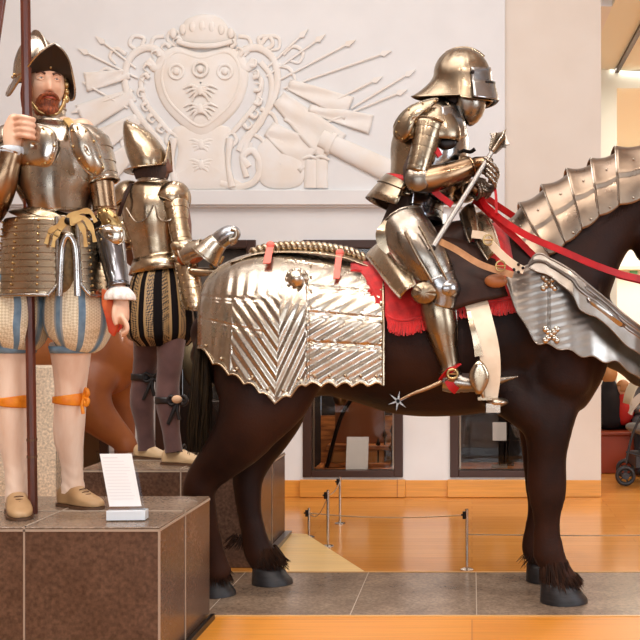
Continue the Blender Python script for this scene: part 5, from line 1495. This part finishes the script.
shoe(so, g0(61, SD+.17), g0(101, SD+.05), .046, .085, shoe_m)
# gloves held in the hanging hand
gl = thing('pair_of_gloves', tuple(P(112, 312, SD-.09)), 'orange leather gloves held in the bearded soldier\'s lowered hand', 'gloves')
m = MB(); slab(m, [P(x, y, SD-.075) for x, y in ((101,288),(107,291),(113,302),(118,316),(117,330),(113,337),(108,332),(105,318),(101,304))], V((0,.022,0))); o = put('glove', m, glove_m, gl, bevel=.006)
m = MB(); slab(m, [P(x, y, SD-.048) for x, y in ((103,290),(110,293),(116,304),(121,318),(121,328),(117,333),(112,322),(107,308))], V((0,.02,0))); put('glove', m, mat('red_glove', (196,44,24), .5), gl, bevel=.006)
# the pole he holds
PB = P(33, 516, 3.795); PB.z = PZ+.003; PTp = P(24.5, -60, SD-.16+0.0)
pk = thing('pole', tuple(PB), 'dark red wooden pole held upright by the bearded soldier', 'pole')
m = MB(); 
A_ = []
for i in range(25): A_.append(PB.lerp(PTp, i/24))
wire(m, A_, .0185, 8, 1); put('shaft', m, pole_m, pk, auto=30)
m = MB(); 
for t in (.10, .13, .66): cyl(m, PB.lerp(PTp, t), PB.lerp(PTp, t+.004), .0195, 12)
put('pole_band', m, sole_m, pk, auto=40)
m = MB(); a_ = V((P(-72,0,3.95).x, 3.95, PZ+.003)); b_ = P(2,0,3.95); wire(m, [a_, b_, b_+(b_-a_)*.12], .016, 8, 1)
tag(put('pole', m, pole_m), 'dark red pole leaning at the far top left corner edge', 'pole')

# ------------------------------------------------------------------ soldier seen from behind
QD = 5.50
s2 = thing('armored_soldier', (P(155, 0, QD).x, QD, PZ-.01), 'soldier in steel armour seen from behind, plum stockings and black and gold breeches', 'armored figure')
m = MB()
H2 = T4(P(152, 166, QD-.0), 95, 0, 0, .95); head_grid(m, H2, lambda a, b, c: 0.0)
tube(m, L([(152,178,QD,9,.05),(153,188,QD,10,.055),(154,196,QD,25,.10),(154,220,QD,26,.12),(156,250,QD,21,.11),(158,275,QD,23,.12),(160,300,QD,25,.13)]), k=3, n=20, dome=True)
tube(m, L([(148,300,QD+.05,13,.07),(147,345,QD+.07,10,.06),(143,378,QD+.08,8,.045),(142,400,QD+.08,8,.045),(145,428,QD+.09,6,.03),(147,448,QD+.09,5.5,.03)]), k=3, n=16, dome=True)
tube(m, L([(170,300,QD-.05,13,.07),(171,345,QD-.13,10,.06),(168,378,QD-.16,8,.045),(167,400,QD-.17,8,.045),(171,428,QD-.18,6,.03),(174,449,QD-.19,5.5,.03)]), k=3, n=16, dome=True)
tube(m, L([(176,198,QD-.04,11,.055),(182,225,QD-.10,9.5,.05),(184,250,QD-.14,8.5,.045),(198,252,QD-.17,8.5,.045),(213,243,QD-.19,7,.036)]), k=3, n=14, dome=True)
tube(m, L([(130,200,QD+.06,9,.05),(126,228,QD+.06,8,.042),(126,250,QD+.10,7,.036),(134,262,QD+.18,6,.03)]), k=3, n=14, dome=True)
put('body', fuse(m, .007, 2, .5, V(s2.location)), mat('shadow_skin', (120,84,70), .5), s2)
m = MB()
for k in range(60):
    a = radians(30+300*k/59); wire(m, [H2 @ V((.074*sin(a), -.092*cos(a), .02)), H2 @ V((.080*sin(a), -.098*cos(a), -.03)), H2 @ V((.070*sin(a), -.085*cos(a), -.075))], .007, 6, 3)
put('hair', m, mat('dark_grey_hair', (72,56,52), .6), s2)
M2 = T4(P(151, 162, QD), 95, 2, 0)
rows = []
bowl = MB()
for i in range(31):                                      # almond-shaped bowl leaning back
    v = i/30; row = []; vv = v
    lx = smooth_tab([(0,125),(.08,124),(.3,124.5),(.6,127),(1,134)], vv); rx_ = smooth_tab([(0,127),(.04,133),(.12,141),(.25,150),(.5,160),(.75,166),(1,167)], vv); dd = smooth_tab([(0,.002),(.04,.03),(.12,.055),(.25,.08),(.5,.105),(.8,.116),(1,.114)], vv)
    for j in range(64):
        a = 2*pi*j/64; c = cos(a)
        row.append(P((lx+rx_)/2+(rx_-lx)/2*c, 121+49*v-3*c*v, QD)+V((0, dd*sin(a), 0)))
    rows.append(row)
grid(bowl, rows, closed=True); hb2 = put('helmet_bowl', bowl, steel_warm, s2, solid=.004)
m = MB(); br = []
for i in range(7):
    f = i/6; row = []
    for j in range(64):
        a = 2*pi*j/64; c = cos(a); p = rows[-1][j]; w = .026+.012*abs(c)+(.012 if c > 0 else .010)*abs(c)**6
        w = w*(1-.75*max(0, c)**2)
        q = p+V((c*w*f, sin(a)*.045*f, 0)); q.z += f*(.125*max(0, c)**26+.02*max(0, c)**4+.004*max(0, -c)-.006*abs(sin(a)))
        row.append(q)
    br.append(row)
grid(m, br, closed=True); put('brim', m, steel_warm, hb2, solid=.003)
m = MB(); wire(m, br[-1], .004, 6, 1, closed=True); ball(m, rows[0][0], .008, 8, 6); put('brim_edge', m, steel_warm, hb2)
m = MB()
for j in range(0, 64, 5): ball(m, rows[-2][j]+V((.004*cos(2*pi*j/64), .004*sin(2*pi*j/64), 0)), .006, 8, 6)
put('rivets', m, brass, hb2)
ring_tube('collar', L([(153,186,QD,17,.085),(152,181,QD,13.5,.068),(152,174,QD,13,.066)]), steel, s2, us=lames(3, .05), edges=(-1,))
bk = lambda u, t: 1+.03*exp(-((t-3*pi/2)/.10)**2)-.025*exp(-((t-3*pi/2-.55)/.18)**2)*(1 if u > .3 else .3)-.025*exp(-((t-3*pi/2+.55)/.18)**2)*(1 if u > .3 else .3)
ring_tube('cuirass', L([(153,184,QD,17,.09),(153,190,QD,27,.12),(154,204,QD,31,.145),(154,222,QD,29,.145),(156,240,QD,25,.13),(158,254,QD,23.5,.125),(159,259,QD,24,.13)]), steel_warm, s2, k=6, n=64, fn=bk, edges=(0, -1))
m = MB(); tube(m, L([(159,257,QD,24.5,.13),(160,264,QD,27,.14),(161,272,QD,30,.15)]), us=lames(1, .03), n=50, cap=False, fn=lambda u, t: 1+.01*sin(t*24)); put('fauld', m, steel_warm, s2, solid=.005)
# laced strap over the shoulder
m = MB(); ribbon(m, [P(128,182,QD-.13)+V((0,.05,0)), P(124,200,QD-.14), P(119,216,QD-.13)], V((1,0,.2)), .009, .004); put('shoulder_strap', m, dark_leather, s2)
m = MB(); wire(m, [P(126,208,QD-.152), P(136,222,QD-.165), P(147,217,QD-.165), P(153,205,QD-.16)], .004, 6, 4); wire(m, [P(155,205,QD-.16), P(160,219,QD-.165), P(170,220,QD-.16), P(180,208,QD-.14)], .004, 6, 4); put('backplate_edge', m, steel, s2)
shell('pauldron', P(173,200,QD-.05), (.090,.10,.105), Matrix.Rotation(radians(25), 3, 'Y'), 4, 95, 0, 360, steel_warm, s2, .02)
shell('pauldron', P(131,200,QD+.05), (.095,.10,.11), Matrix.Rotation(radians(-25), 3, 'Y'), 4, 95, 0, 360, steel_warm, s2, .02)
ring_tube('rerebrace', L([(175,200,QD-.07,12.5,.07),(178,218,QD-.10,10.5,.06),(181,236,QD-.125,9.5,.053),(183,246,QD-.14,9.5,.053)]), steel_warm, s2, us=lames(5, .045), edges=(-1,))
ring_tube('rerebrace', L([(128,202,QD+.05,13,.07),(123,224,QD+.03,11,.06),(124,246,QD,10,.055)]), steel_warm, s2, us=lames(4, .06), edges=(-1,))
m = MB(); ball(m, P(184,249,QD-.145), (.062,.06,.062), 20, 12); put('couter', m, steel, s2)
for k in range(4):                                       # scalloped mail tufts at the elbow
    m = MB(); ball(m, P(176+5*k, 246+2*k, QD-.20), (.03,.014,.026), 12, 8); put('elbow_petal', m, steel_warm, s2)
ring_tube('vambrace', L([(184,256,QD-.16,11,.055),(193,252,QD-.17,10.5,.052),(203,248,QD-.185,9,.045)]), steel, s2, edges=(0, -1))
m = MB(); tube(m, L([(183,259,QD-.16,6,.04),(196,258,QD-.175,5,.035),(207,251,QD-.19,3,.02)]), k=3, n=14, dome=True); put('sleeve_lining', m, mat('orange_brown_leather', (170,84,40), .5), s2)
ring_tube('gauntlet_cuff', L([(205,257,QD-.19,15.5,.07),(212,248,QD-.19,12,.058),(219,241,QD-.19,9.5,.048)]), steel, s2, edges=(0,))
m = MB(); tube(m, L([(217,243,QD-.19,9,.045),(223,238,QD-.19,9.5,.05),(230,234,QD-.19,9,.05),(234,233,QD-.19,7.5,.045)]), us=None, k=4, n=24, dome=True); put('gauntlet', m, mat('grey_steel_b', (176,180,186), .22, 1.0), s2)
for k in range(4):
    m = MB(); D = QD-.235+.028*k
    wire(m, [P(231,229+k*1.0,D), P(236,231+k,D), P(235.5,238+k,D), P(230,241+k,D)], .012, 8, 4); put('finger', m, steel, s2)
m = MB(); wire(m, [P(222,243,QD-.16), P(228,243,QD-.14), P(231,238,QD-.15)], .012, 8, 3); put('thumb', m, steel, s2)
# right tasset, breeches, stockings
m = MB(); rows = []
for i in range(6):
    for f in (0, .5, .999):
        u = (i+f)/6; y = 264+46*u; cxp = 186+8*u; w = (11+1*u)*(1 if u < .85 else 1-.5*(u-.85)/.15*.5)
        rows.append([P(cxp+w*j/6, y-1.5*(j/6)**2, QD-.13-.02*u-.035*(1-(j/6)**2)-.006*f) for j in range(-6, 7)])
grid(m, rows); tz = put('tasset', m, steel_warm, s2, solid=.003, auto=35)
m = MB(); wire(m, rows[-1], .005, 6, 1); wire(m, [r[0] for r in rows], .004, 6, 1); wire(m, [r[-1] for r in rows], .004, 6, 1); put('rolled_edge', m, steel, tz)
m = MB()
for i in range(6): 
    for j in (3, 9): ball(m, rows[i*3+1][j]+V((0,-.005,0)), .005, 8, 6)
put('rivets', m, brass, tz)
def m2(f, panes=13):
    x = (f*panes) % 1.0; return 1 if x < .46 else (2 if x < .53 or x > .93 else 0)
blk2 = mat('black_velvet', (16,11,12), .85, spec=.1); goldp = mat('gold_piping', (150,120,78), .5)
hose(s2, [(160,266,QD,20,.10),(160,282,QD-.01,27,.155),(161,305,QD-.03,31,.20),(162,325,QD-.04,32.5,.225),(163,338,QD-.04,30,.22),(163,346,QD-.04,23,.17)], [gold_w, blk2, goldp], 13, amp=.05, mif=lambda f: m2(f))
for r_ in ([(148,340,QD+.06,14,.082),(146,360,QD+.075,12,.07),(143,380,QD+.08,10.8,.06),(142,402,QD+.08,11.5,.063),(145,428,QD+.09,8.5,.047),(147,450,QD+.09,8.5,.05)],
           [(171,340,QD-.13,14,.082),(170,362,QD-.15,12.3,.07),(168,382,QD-.16,11.3,.06),(168,404,QD-.17,11.5,.063),(171,430,QD-.18,8.6,.047),(174,452,QD-.19,8.5,.05)]):
    m = MB(); tube(m, L(r_), k=8, n=36, fn=lambda u, t: 1+.012*sin(u*50+2*sin(t*2)), cap=True); put('stocking', m, purple_m, s2)
for x, y, D, tl in ((144,377,QD+.08,-1), (168,400,QD-.165,1)):
    m = MB(); tube(m, L([(x,y-3.5+tl*0,D,12,.066),(x,y+3,D,12.2,.067)]), k=3, n=36, cap=False); g = put('garter', m, black_m, s2, solid=.006)
    m = MB(); c = P(x+(10 if tl > 0 else 9), y+1, D-.05)
    for a in (-1, 1): wire(m, [c, c+V((.035*a, -.01, .028)), c+V((.05*a, -.012, 0)), c+V((.03*a, -.01, -.02)), c], .009, 8, 3)
    wire(m, [c, c+V((-.02,-.01,-.05)), c+V((-.05,-.01,-.12))], .011, 8, 3); wire(m, [c, c+V((.0,-.01,-.05)), c+V((.01,-.01,-.10))], .010, 8, 3); put('garter_bow', m, black_m, g)
    if tl > 0:
        m = MB(); ball(m, c+V((0,-.02,.01)), (.028,.018,.022), 14, 8); put('rosette', m, mat('pale_rosette', (214,176,140), .6), g)
z2 = PZ-.01
shoe(s2, g0(136, QD+.14), g0(168, QD+.02), .046, .08, shoe2_m, black_m, z2); shoe(s2, g0(163, QD-.14), g0(206, QD-.22), .048, .085, shoe2_m, black_m, z2)
# dagger at his hip
dg = thing('dagger', tuple(P(205, 268, QD-.16)), 'steel sheathed dagger at the hip of the soldier seen from behind', 'dagger')
m = MB(); tube(m, L([(192,271,QD-.17,4,.025),(202,272,QD-.17,4.5,.022),(214,271,QD-.17,3.2,.018),(222,267,QD-.17,1.5,.01)]), k=3, n=14, dome=True); put('scabbard', m, steel_warm, dg)
m = MB(); wire(m, [P(214,262,QD-.17), P(219,264,QD-.17), P(223,256,QD-.17)], .009, 8, 3); wire(m, [P(210,265,QD-.17), P(216,272,QD-.17)], .008, 8, 1); put('hilt', m, brass, dg)

# ------------------------------------------------------------------ acrylic label stand on the front plinth
ls = thing('label_holder', (P(122, 0, 3.66).x, 3.66, PZ), 'clear acrylic holder with a printed white card on the front plinth edge', 'label holder')
def q4(px, py, D): p = P(px, py, D); return p
zt = PZ+.0035
b0, b1 = P(104, 0, 3.62), P(142.5, 0, 3.62)
m = MB(); 
Bz = Matrix.Translation((b0.x, 3.64, zt)) @ Matrix.Rotation(radians(4), 4, 'Z')
w_ = b1.x-b0.x
box(m, 0, w_, 0, .05, 0, .036, M=Bz); put('base_block', m, mat('frosted_acrylic', (232,240,246), .12, 0, coat=.5), ls, smooth=False, bevel=.002)
Mt = Bz @ Matrix.Translation((0, .022, .036)) @ Matrix.Rotation(radians(-12), 4, 'X') @ Matrix(((1,0,-.24,0),(0,1,0,0),(0,0,1,0),(0,0,0,1)))
m = MB(); box(m, -.004, w_-.006, .0, .003, 0, .215, M=Mt); put('clear_sheet', m, acrylic, ls, smooth=False)
m = MB(); box(m, .008, w_-.016, -.0012, -.0004, .012, .205, M=Mt); cd = put('printed_card', m, white_card, ls, smooth=False)
m = MB(); r_ = random.Random(2)
box(m, .016, .07, -.0018, -.0013, .188, .192, M=Mt)
for k in range(13):
    zz = .176-.0115*k; box(m, .016, w_-.03-r_.uniform(0, .02), -.0017, -.0013, zz, zz+.002, M=Mt)
put('print_lines', m, grey_ink, cd, smooth=False)
# ------------------------------------------------------------------ visitors beyond the opening
bt = thing('bench', (1.6, 8.9, 0), 'red brown box bench beyond the opening where the visitors sit', 'bench')
m = MB(); box(m, 1.0, 2.3, 8.65, 9.15, .002, .33); put('box_base', m, mat('red_brown_bench', (164,66,30), .45), bt, smooth=False, bevel=.008)
m = MB(); box(m, .98, 2.33, 8.63, 9.17, .331, .36); put('seat', m, mat('bench_top', (150,62,32), .4), bt, smooth=False, bevel=.008)
def small_head(root, c, s, yaw, hair, skin=None, long=False):
    M = T4(c, yaw, 0, 0, s); m = MB(); 
    def ho(lat, lon, p):
        keep = (p.z > .045) or (p.y > -.02 and p.z > (-.09 if long else -.04))
        return .010+.004*noise.noise(p*40) if keep else -.008
    head_grid(m, M, ho, NA=36, NL=28); put('hair', m, hair, root)
    for sx in (-1, 1):
        m = MB(); ball(m, M @ V((sx*.030, -.080, .019)), .010*s, 8, 6); put('eye', m, iris_m, root)
    return M
def vis(name, loc, lab):
    return thing(name, loc, lab, 'person')
# seated visitors: all three sit on the long bench
def seated(px, pyh, D, hs, yaw, lab, skin, top, topn, low, hair, long, sc=1.0, hip=421, bk=-1):
    w = vis('person', (P(px,0,D).x, D, .362), lab)
    M_ = T4(P(px, pyh, D), yaw, 0, 0, hs); n = pyh+11*sc
    rows = lambda g, a0=0: [(px,n+a0,D,5*sc+g,.05*sc+g*.008),(px+.5,n+8*sc,D+.02,9*sc+g,.085*sc+g*.008),(px+1,(n+hip)/2+2,D+.03,11*sc+g,.105*sc+g*.008),(px+1,hip-4,D+.04,11*sc+g,.105*sc+g*.008)]
    m = MB(); head_grid(m, M_, lambda a, b, c: 0, NA=36, NL=28); tube(m, L(rows(0)), k=3, n=16, dome=True)
    for s in (-1, 1):
        dx = s*6*sc; k = D+bk*.40
        tube(m, L([(px+dx,hip-4,D,6*sc,.06*sc),(px+dx*1.1,hip+1,D+bk*.22,5.6*sc,.055*sc),(px+dx*1.2,hip+8,k,5*sc,.05*sc),(px+dx*1.2,hip+20,k-.02,4*sc,.04*sc),(px+dx*1.2,469-(18 if bk > 0 else 0),k-.01,3,.03)]), k=3, n=12, dome=True)
        tube(m, L([(px+s*10*sc,n+8*sc,D+.02,4*sc,.04*sc),(px+s*12*sc,n+20*sc,D+bk*.03,3.6*sc,.035*sc),(px+s*8*sc,n+27*sc,D+bk*.16,3*sc,.03*sc),(px+s*4*sc,n+28*sc,D+bk*.24,2.4*sc,.025*sc)]), k=3, n=12, dome=True)
        for q in range(4): wire(m, [P(px+s*4*sc, n+27*sc+q*.9, D+bk*.24), P(px+s*2.5*sc, n+28*sc+q*.9, D+bk*.28), P(px+s*1.5*sc, n+30*sc+q*.7, D+bk*.29)], .007*sc, 6, 2)
    put('body', fuse(m, .011, 2, .5, V(w.location)), skin, w)
    m = MB(); tube(m, L(rows(2.2, 0)), k=3, n=20, dome=True)
    for s in (-1, 1): tube(m, L([(px+s*10*sc,n+8*sc,D+.02,5.6*sc,.055*sc),(px+s*12*sc,n+20*sc,D+bk*.03,5*sc,.05*sc),(px+s*8.5*sc,n+26.5*sc,D+bk*.15,4.3*sc,.042*sc),(px+s*5.5*sc,n+28*sc,D+bk*.21,3.8*sc,.038*sc)]), k=3, n=14, dome=True)
    put(topn, fuse(m, .012, 2, .5, V(w.location)), top, w)
    m = MB()
    for s in (-1, 1):
        dx = s*6*sc; k = D+bk*.40
        tube(m, L([(px+dx,hip-4,D,7.5*sc,.075*sc),(px+dx*1.1,hip+.5,D+bk*.22,7*sc,.07*sc),(px+dx*1.2,hip+7,k-.01,6.2*sc,.06*sc),(px+dx*1.2,hip+20,k-.03,5.2*sc,.05*sc),(px+dx*1.2,463-(16 if bk > 0 else 0),k-.02,4.4,.045)]), k=3, n=14, dome=True)
    put('trousers', fuse(m, .012, 2, .5, V(w.location)), low, w)
    m = MB()
    for s in (-1, 1):
        c = P(px+s*7.2*sc, 469, D-.42); c.y = D+bk*.47; c.z = .04; ball(m, c, (.042, .10, .036), 14, 8)
    put('shoes', m, black_m, w)
    small_head(w, P(px, pyh, D), hs*1.03, yaw, hair, long=long)
seated(609, 373, 8.86, .86, 150, 'seated blond visitor in dark clothes on the bench beyond the opening', mat('visitor_skin', (216,160,124), .5), mat('dark_top', (26,22,26), .8), 'jacket', mat('dark_trousers', (34,30,30), .8), mat('blond_hair', (196,138,84), .6), True, 1.0, 423, 1)
seated(623, 389, 8.84, .62, -110, 'small child in a red jacket beside the seated blond visitor', mat('child_skin', (226,170,134), .5), mat('red_jacket', (196,36,24), .7), 'red_jacket', mat('navy_trousers', (40,44,58), .8), mat('light_brown_hair', (176,120,72), .6), False, .72, 421, 1)
seated(646, 372, 9.0, .86, -60, 'seated visitor at the right edge of the picture, mostly hidden by the stroller', mat('ruddy_skin', (224,128,92), .5), mat('grey_pullover', (90,86,84), .8), 'pullover', mat('dark_trousers_b', (40,36,40), .8), mat('dark_brown_hair', (70,40,26), .6), False)
# stroller
D = 8.15
sv = thing('stroller', (P(648,0,D).x, D, 0), 'beige and black baby stroller parked at the right edge beyond the opening', 'stroller')
blk = mat('stroller_frame', (34,32,34), .4)
for dd in (-.22, .22):
    for px in (625.5, 668):
        c = P(px, 466, D+dd); c.z = .084
        m = MB(); wire(m, [c+V((.066*cos(a), 0, .066*sin(a))) for a in [k*pi/8 for k in range(16)]], .017, 10, 1, closed=True)
        cyl(m, c-V((0,.02,0)), c+V((0,.02,0)), .028, 14)
        for k in range(5): wire(m, [c, c+V((.06*cos(k*1.257), 0, .06*sin(k*1.257)))], .006, 6, 1)
        put('wheel', m, blk, sv, auto=40)
for dd in (-.22, .22):
    m = MB(); wire(m, [P(626,463,D+dd), P(631,440,D+dd), P(637,424,D+dd), P(648,405,D+dd), P(668,384,D+dd), P(680,372,D+dd)], .011, 8, 3); wire(m, [P(668,463,D+dd), P(655,440,D+dd), P(640,420,D+dd)], .011, 8, 3)
    wire(m, [P(626,452,D+dd), P(645,456,D+dd), P(666,452,D+dd)], .009, 8, 3); put('side_frame', m, blk, sv)
m = MB(); wire(m, [P(680,372,D-.22), P(680,372,D+.22)], .014, 10, 1); put('handle', m, blk, sv)
m = MB(); wire(m, [P(640,448,D-.20), P(640,448,D+.20)], .01, 8, 1); box(m, P(632,0,D).x, P(660,0,D).x, D-.19, D+.19, .14, .24); put('basket', m, blk, sv, smooth=False, bevel=.02)
m = MB(); rows = []
for i in range(13):
    u = i/12; a = radians(8+150*u); rows.append([P(650, 408, D)+V((-.22*cos(a)*(1-.15*abs(j)/6), j*.035, .30*sin(a)*(1-.12*(abs(j)/6)**2))) for j in range(-6, 7)])
grid(m, rows); put('canopy', m, mat('beige_canopy', (196,184,160), .8), sv, solid=.008)
m = MB(); tube(m, L([(636,428,D,5,.17),(650,430,D,7,.18),(660,420,D,6,.18),(666,400,D,5,.17)]), k=3, n=18, dome=True); put('seat', m, mat('grey_seat', (120,112,104), .8), sv)
m = MB(); ribbon(m, [P(630,414,D-.2), P(634,404,D-.21), P(642,396,D-.22), P(655,392,D-.22)], V((.3,0,1)), .03, .008); put('grey_bumper', m, mat('light_fabric', (190,180,166), .8), sv)
# green exit sign far away in the gallery
m = MB(); box(m, P(630.5,0,13.9).x, P(638,0,13.9).x, 13.93, 13.985, P(0,274,13.93).z, P(0,270,13.93).z)
tag(put('green_sign', m, mat('green_sign', (90,160,110), .5), smooth=False), 'small green sign on the far pale wall under the horse\'s jaw', 'sign')
# ------------------------------------------------------------------ lamps, daylight, camera
def area(name, loc, target, size, power, col, sy=None):
    l = bpy.data.lights.new(name, 'AREA'); l.energy = power; l.color = col; l.size = size; l.shape = 'RECTANGLE'; l.size_y = sy or size
    o = bpy.data.objects.new(name, l); COL.objects.link(o); o.location = loc
    o.rotation_euler = (V(target)-V(loc)).to_track_quat('-Z', 'Y').to_euler(); return o
def spot(name, loc, target, power, col, ang=40, r=.06):
    l = bpy.data.lights.new(name, 'SPOT'); l.energy = power; l.color = col; l.spot_size = radians(ang); l.spot_blend = .6; l.shadow_soft_size = r
    o = bpy.data.objects.new(name, l); COL.objects.link(o); o.location = loc
    o.rotation_euler = (V(target)-V(loc)).to_track_quat('-Z', 'Y').to_euler(); return o
WARM = (1.0, .91, .82); COOL = (.80, .90, 1.0); NEUT = (1.0, .96, .93)
area('ceiling_softbox', (-1.5, 3.2, 5.1), (-1.5, 3.4, 0), 4.5, 170, NEUT, 2.5)
area('wall_wash', (-1.2, 5.2, 5.1), (-1.0, 7.4, 1.8), 5.0, 30, NEUT, .6)
area('daylight_window', (1.0, -5.8, 2.2), (0, 5, 1.2), 8.0, 265, (.88, .94, 1.0), 2.6)
area('side_daylight', (4.8, 2.0, 2.4), (0.2, 4.7, 1.3), 2.2, 110, COOL, 2.4)
for i, (x, y, tx, ty, tz, p) in enumerate(((-3.2,1.2,-1.5,3.9,1.5,170), (-.9,1.0,-1.1,4.7,1.2,190), (.9,.8,-.2,4.7,1.6,190), (2.6,1.4,.5,4.7,1.1,150), (-2.0,6.6,-1.8,5.5,1.4,60), (-1.0,6.8,-.9,4.9,1.4,60))):
    spot('track_spot', (x, y, 4.9), (tx, ty, tz), p, WARM, 38)
area('gallery_light', (3.2, 11.5, 3.7), (3.0, 11.5, 0), 3.5, 300, (1.0, .93, .82), 4)
area('gallery_light', (2.0, 8.6, 3.6), (2.0, 8.8, 0), 1.0, 40, (1.0, .93, .82), 1.0)
for a, b in CASES[1:]:
    area('case_light', ((wx(a)+wx(b))/2, WD+.05, ztop-.07), ((wx(a)+wx(b))/2, WD+.22, 0), .4, 20 if b != 550 else 8, WARM, .04)
w = bpy.data.worlds.new('World'); bpy.context.scene.world = w; w.use_nodes = True
w.node_tree.nodes['Background'].inputs['Color'].default_value = (.75, .85, 1.0, 1); w.node_tree.nodes['Background'].inputs['Strength'].default_value = 1.0
cam = bpy.data.cameras.new('camera'); co = bpy.data.objects.new('camera', cam); COL.objects.link(co)
co.location = (0, 0, CH); co.rotation_euler = (radians(90), 0, 0)
cam.sensor_fit = 'HORIZONTAL'; cam.sensor_width = 36; cam.lens = FOC/640*36; cam.shift_x = -(CX-320)/640; cam.shift_y = (CY-320)/640
cam.clip_start = .05; cam.clip_end = 60
bpy.context.scene.camera = co
vs = bpy.context.scene.view_settings; vs.view_transform = 'Standard'; vs.look = 'None'; vs.exposure = 0.03; vs.gamma = 1; vs.use_curve_mapping = False
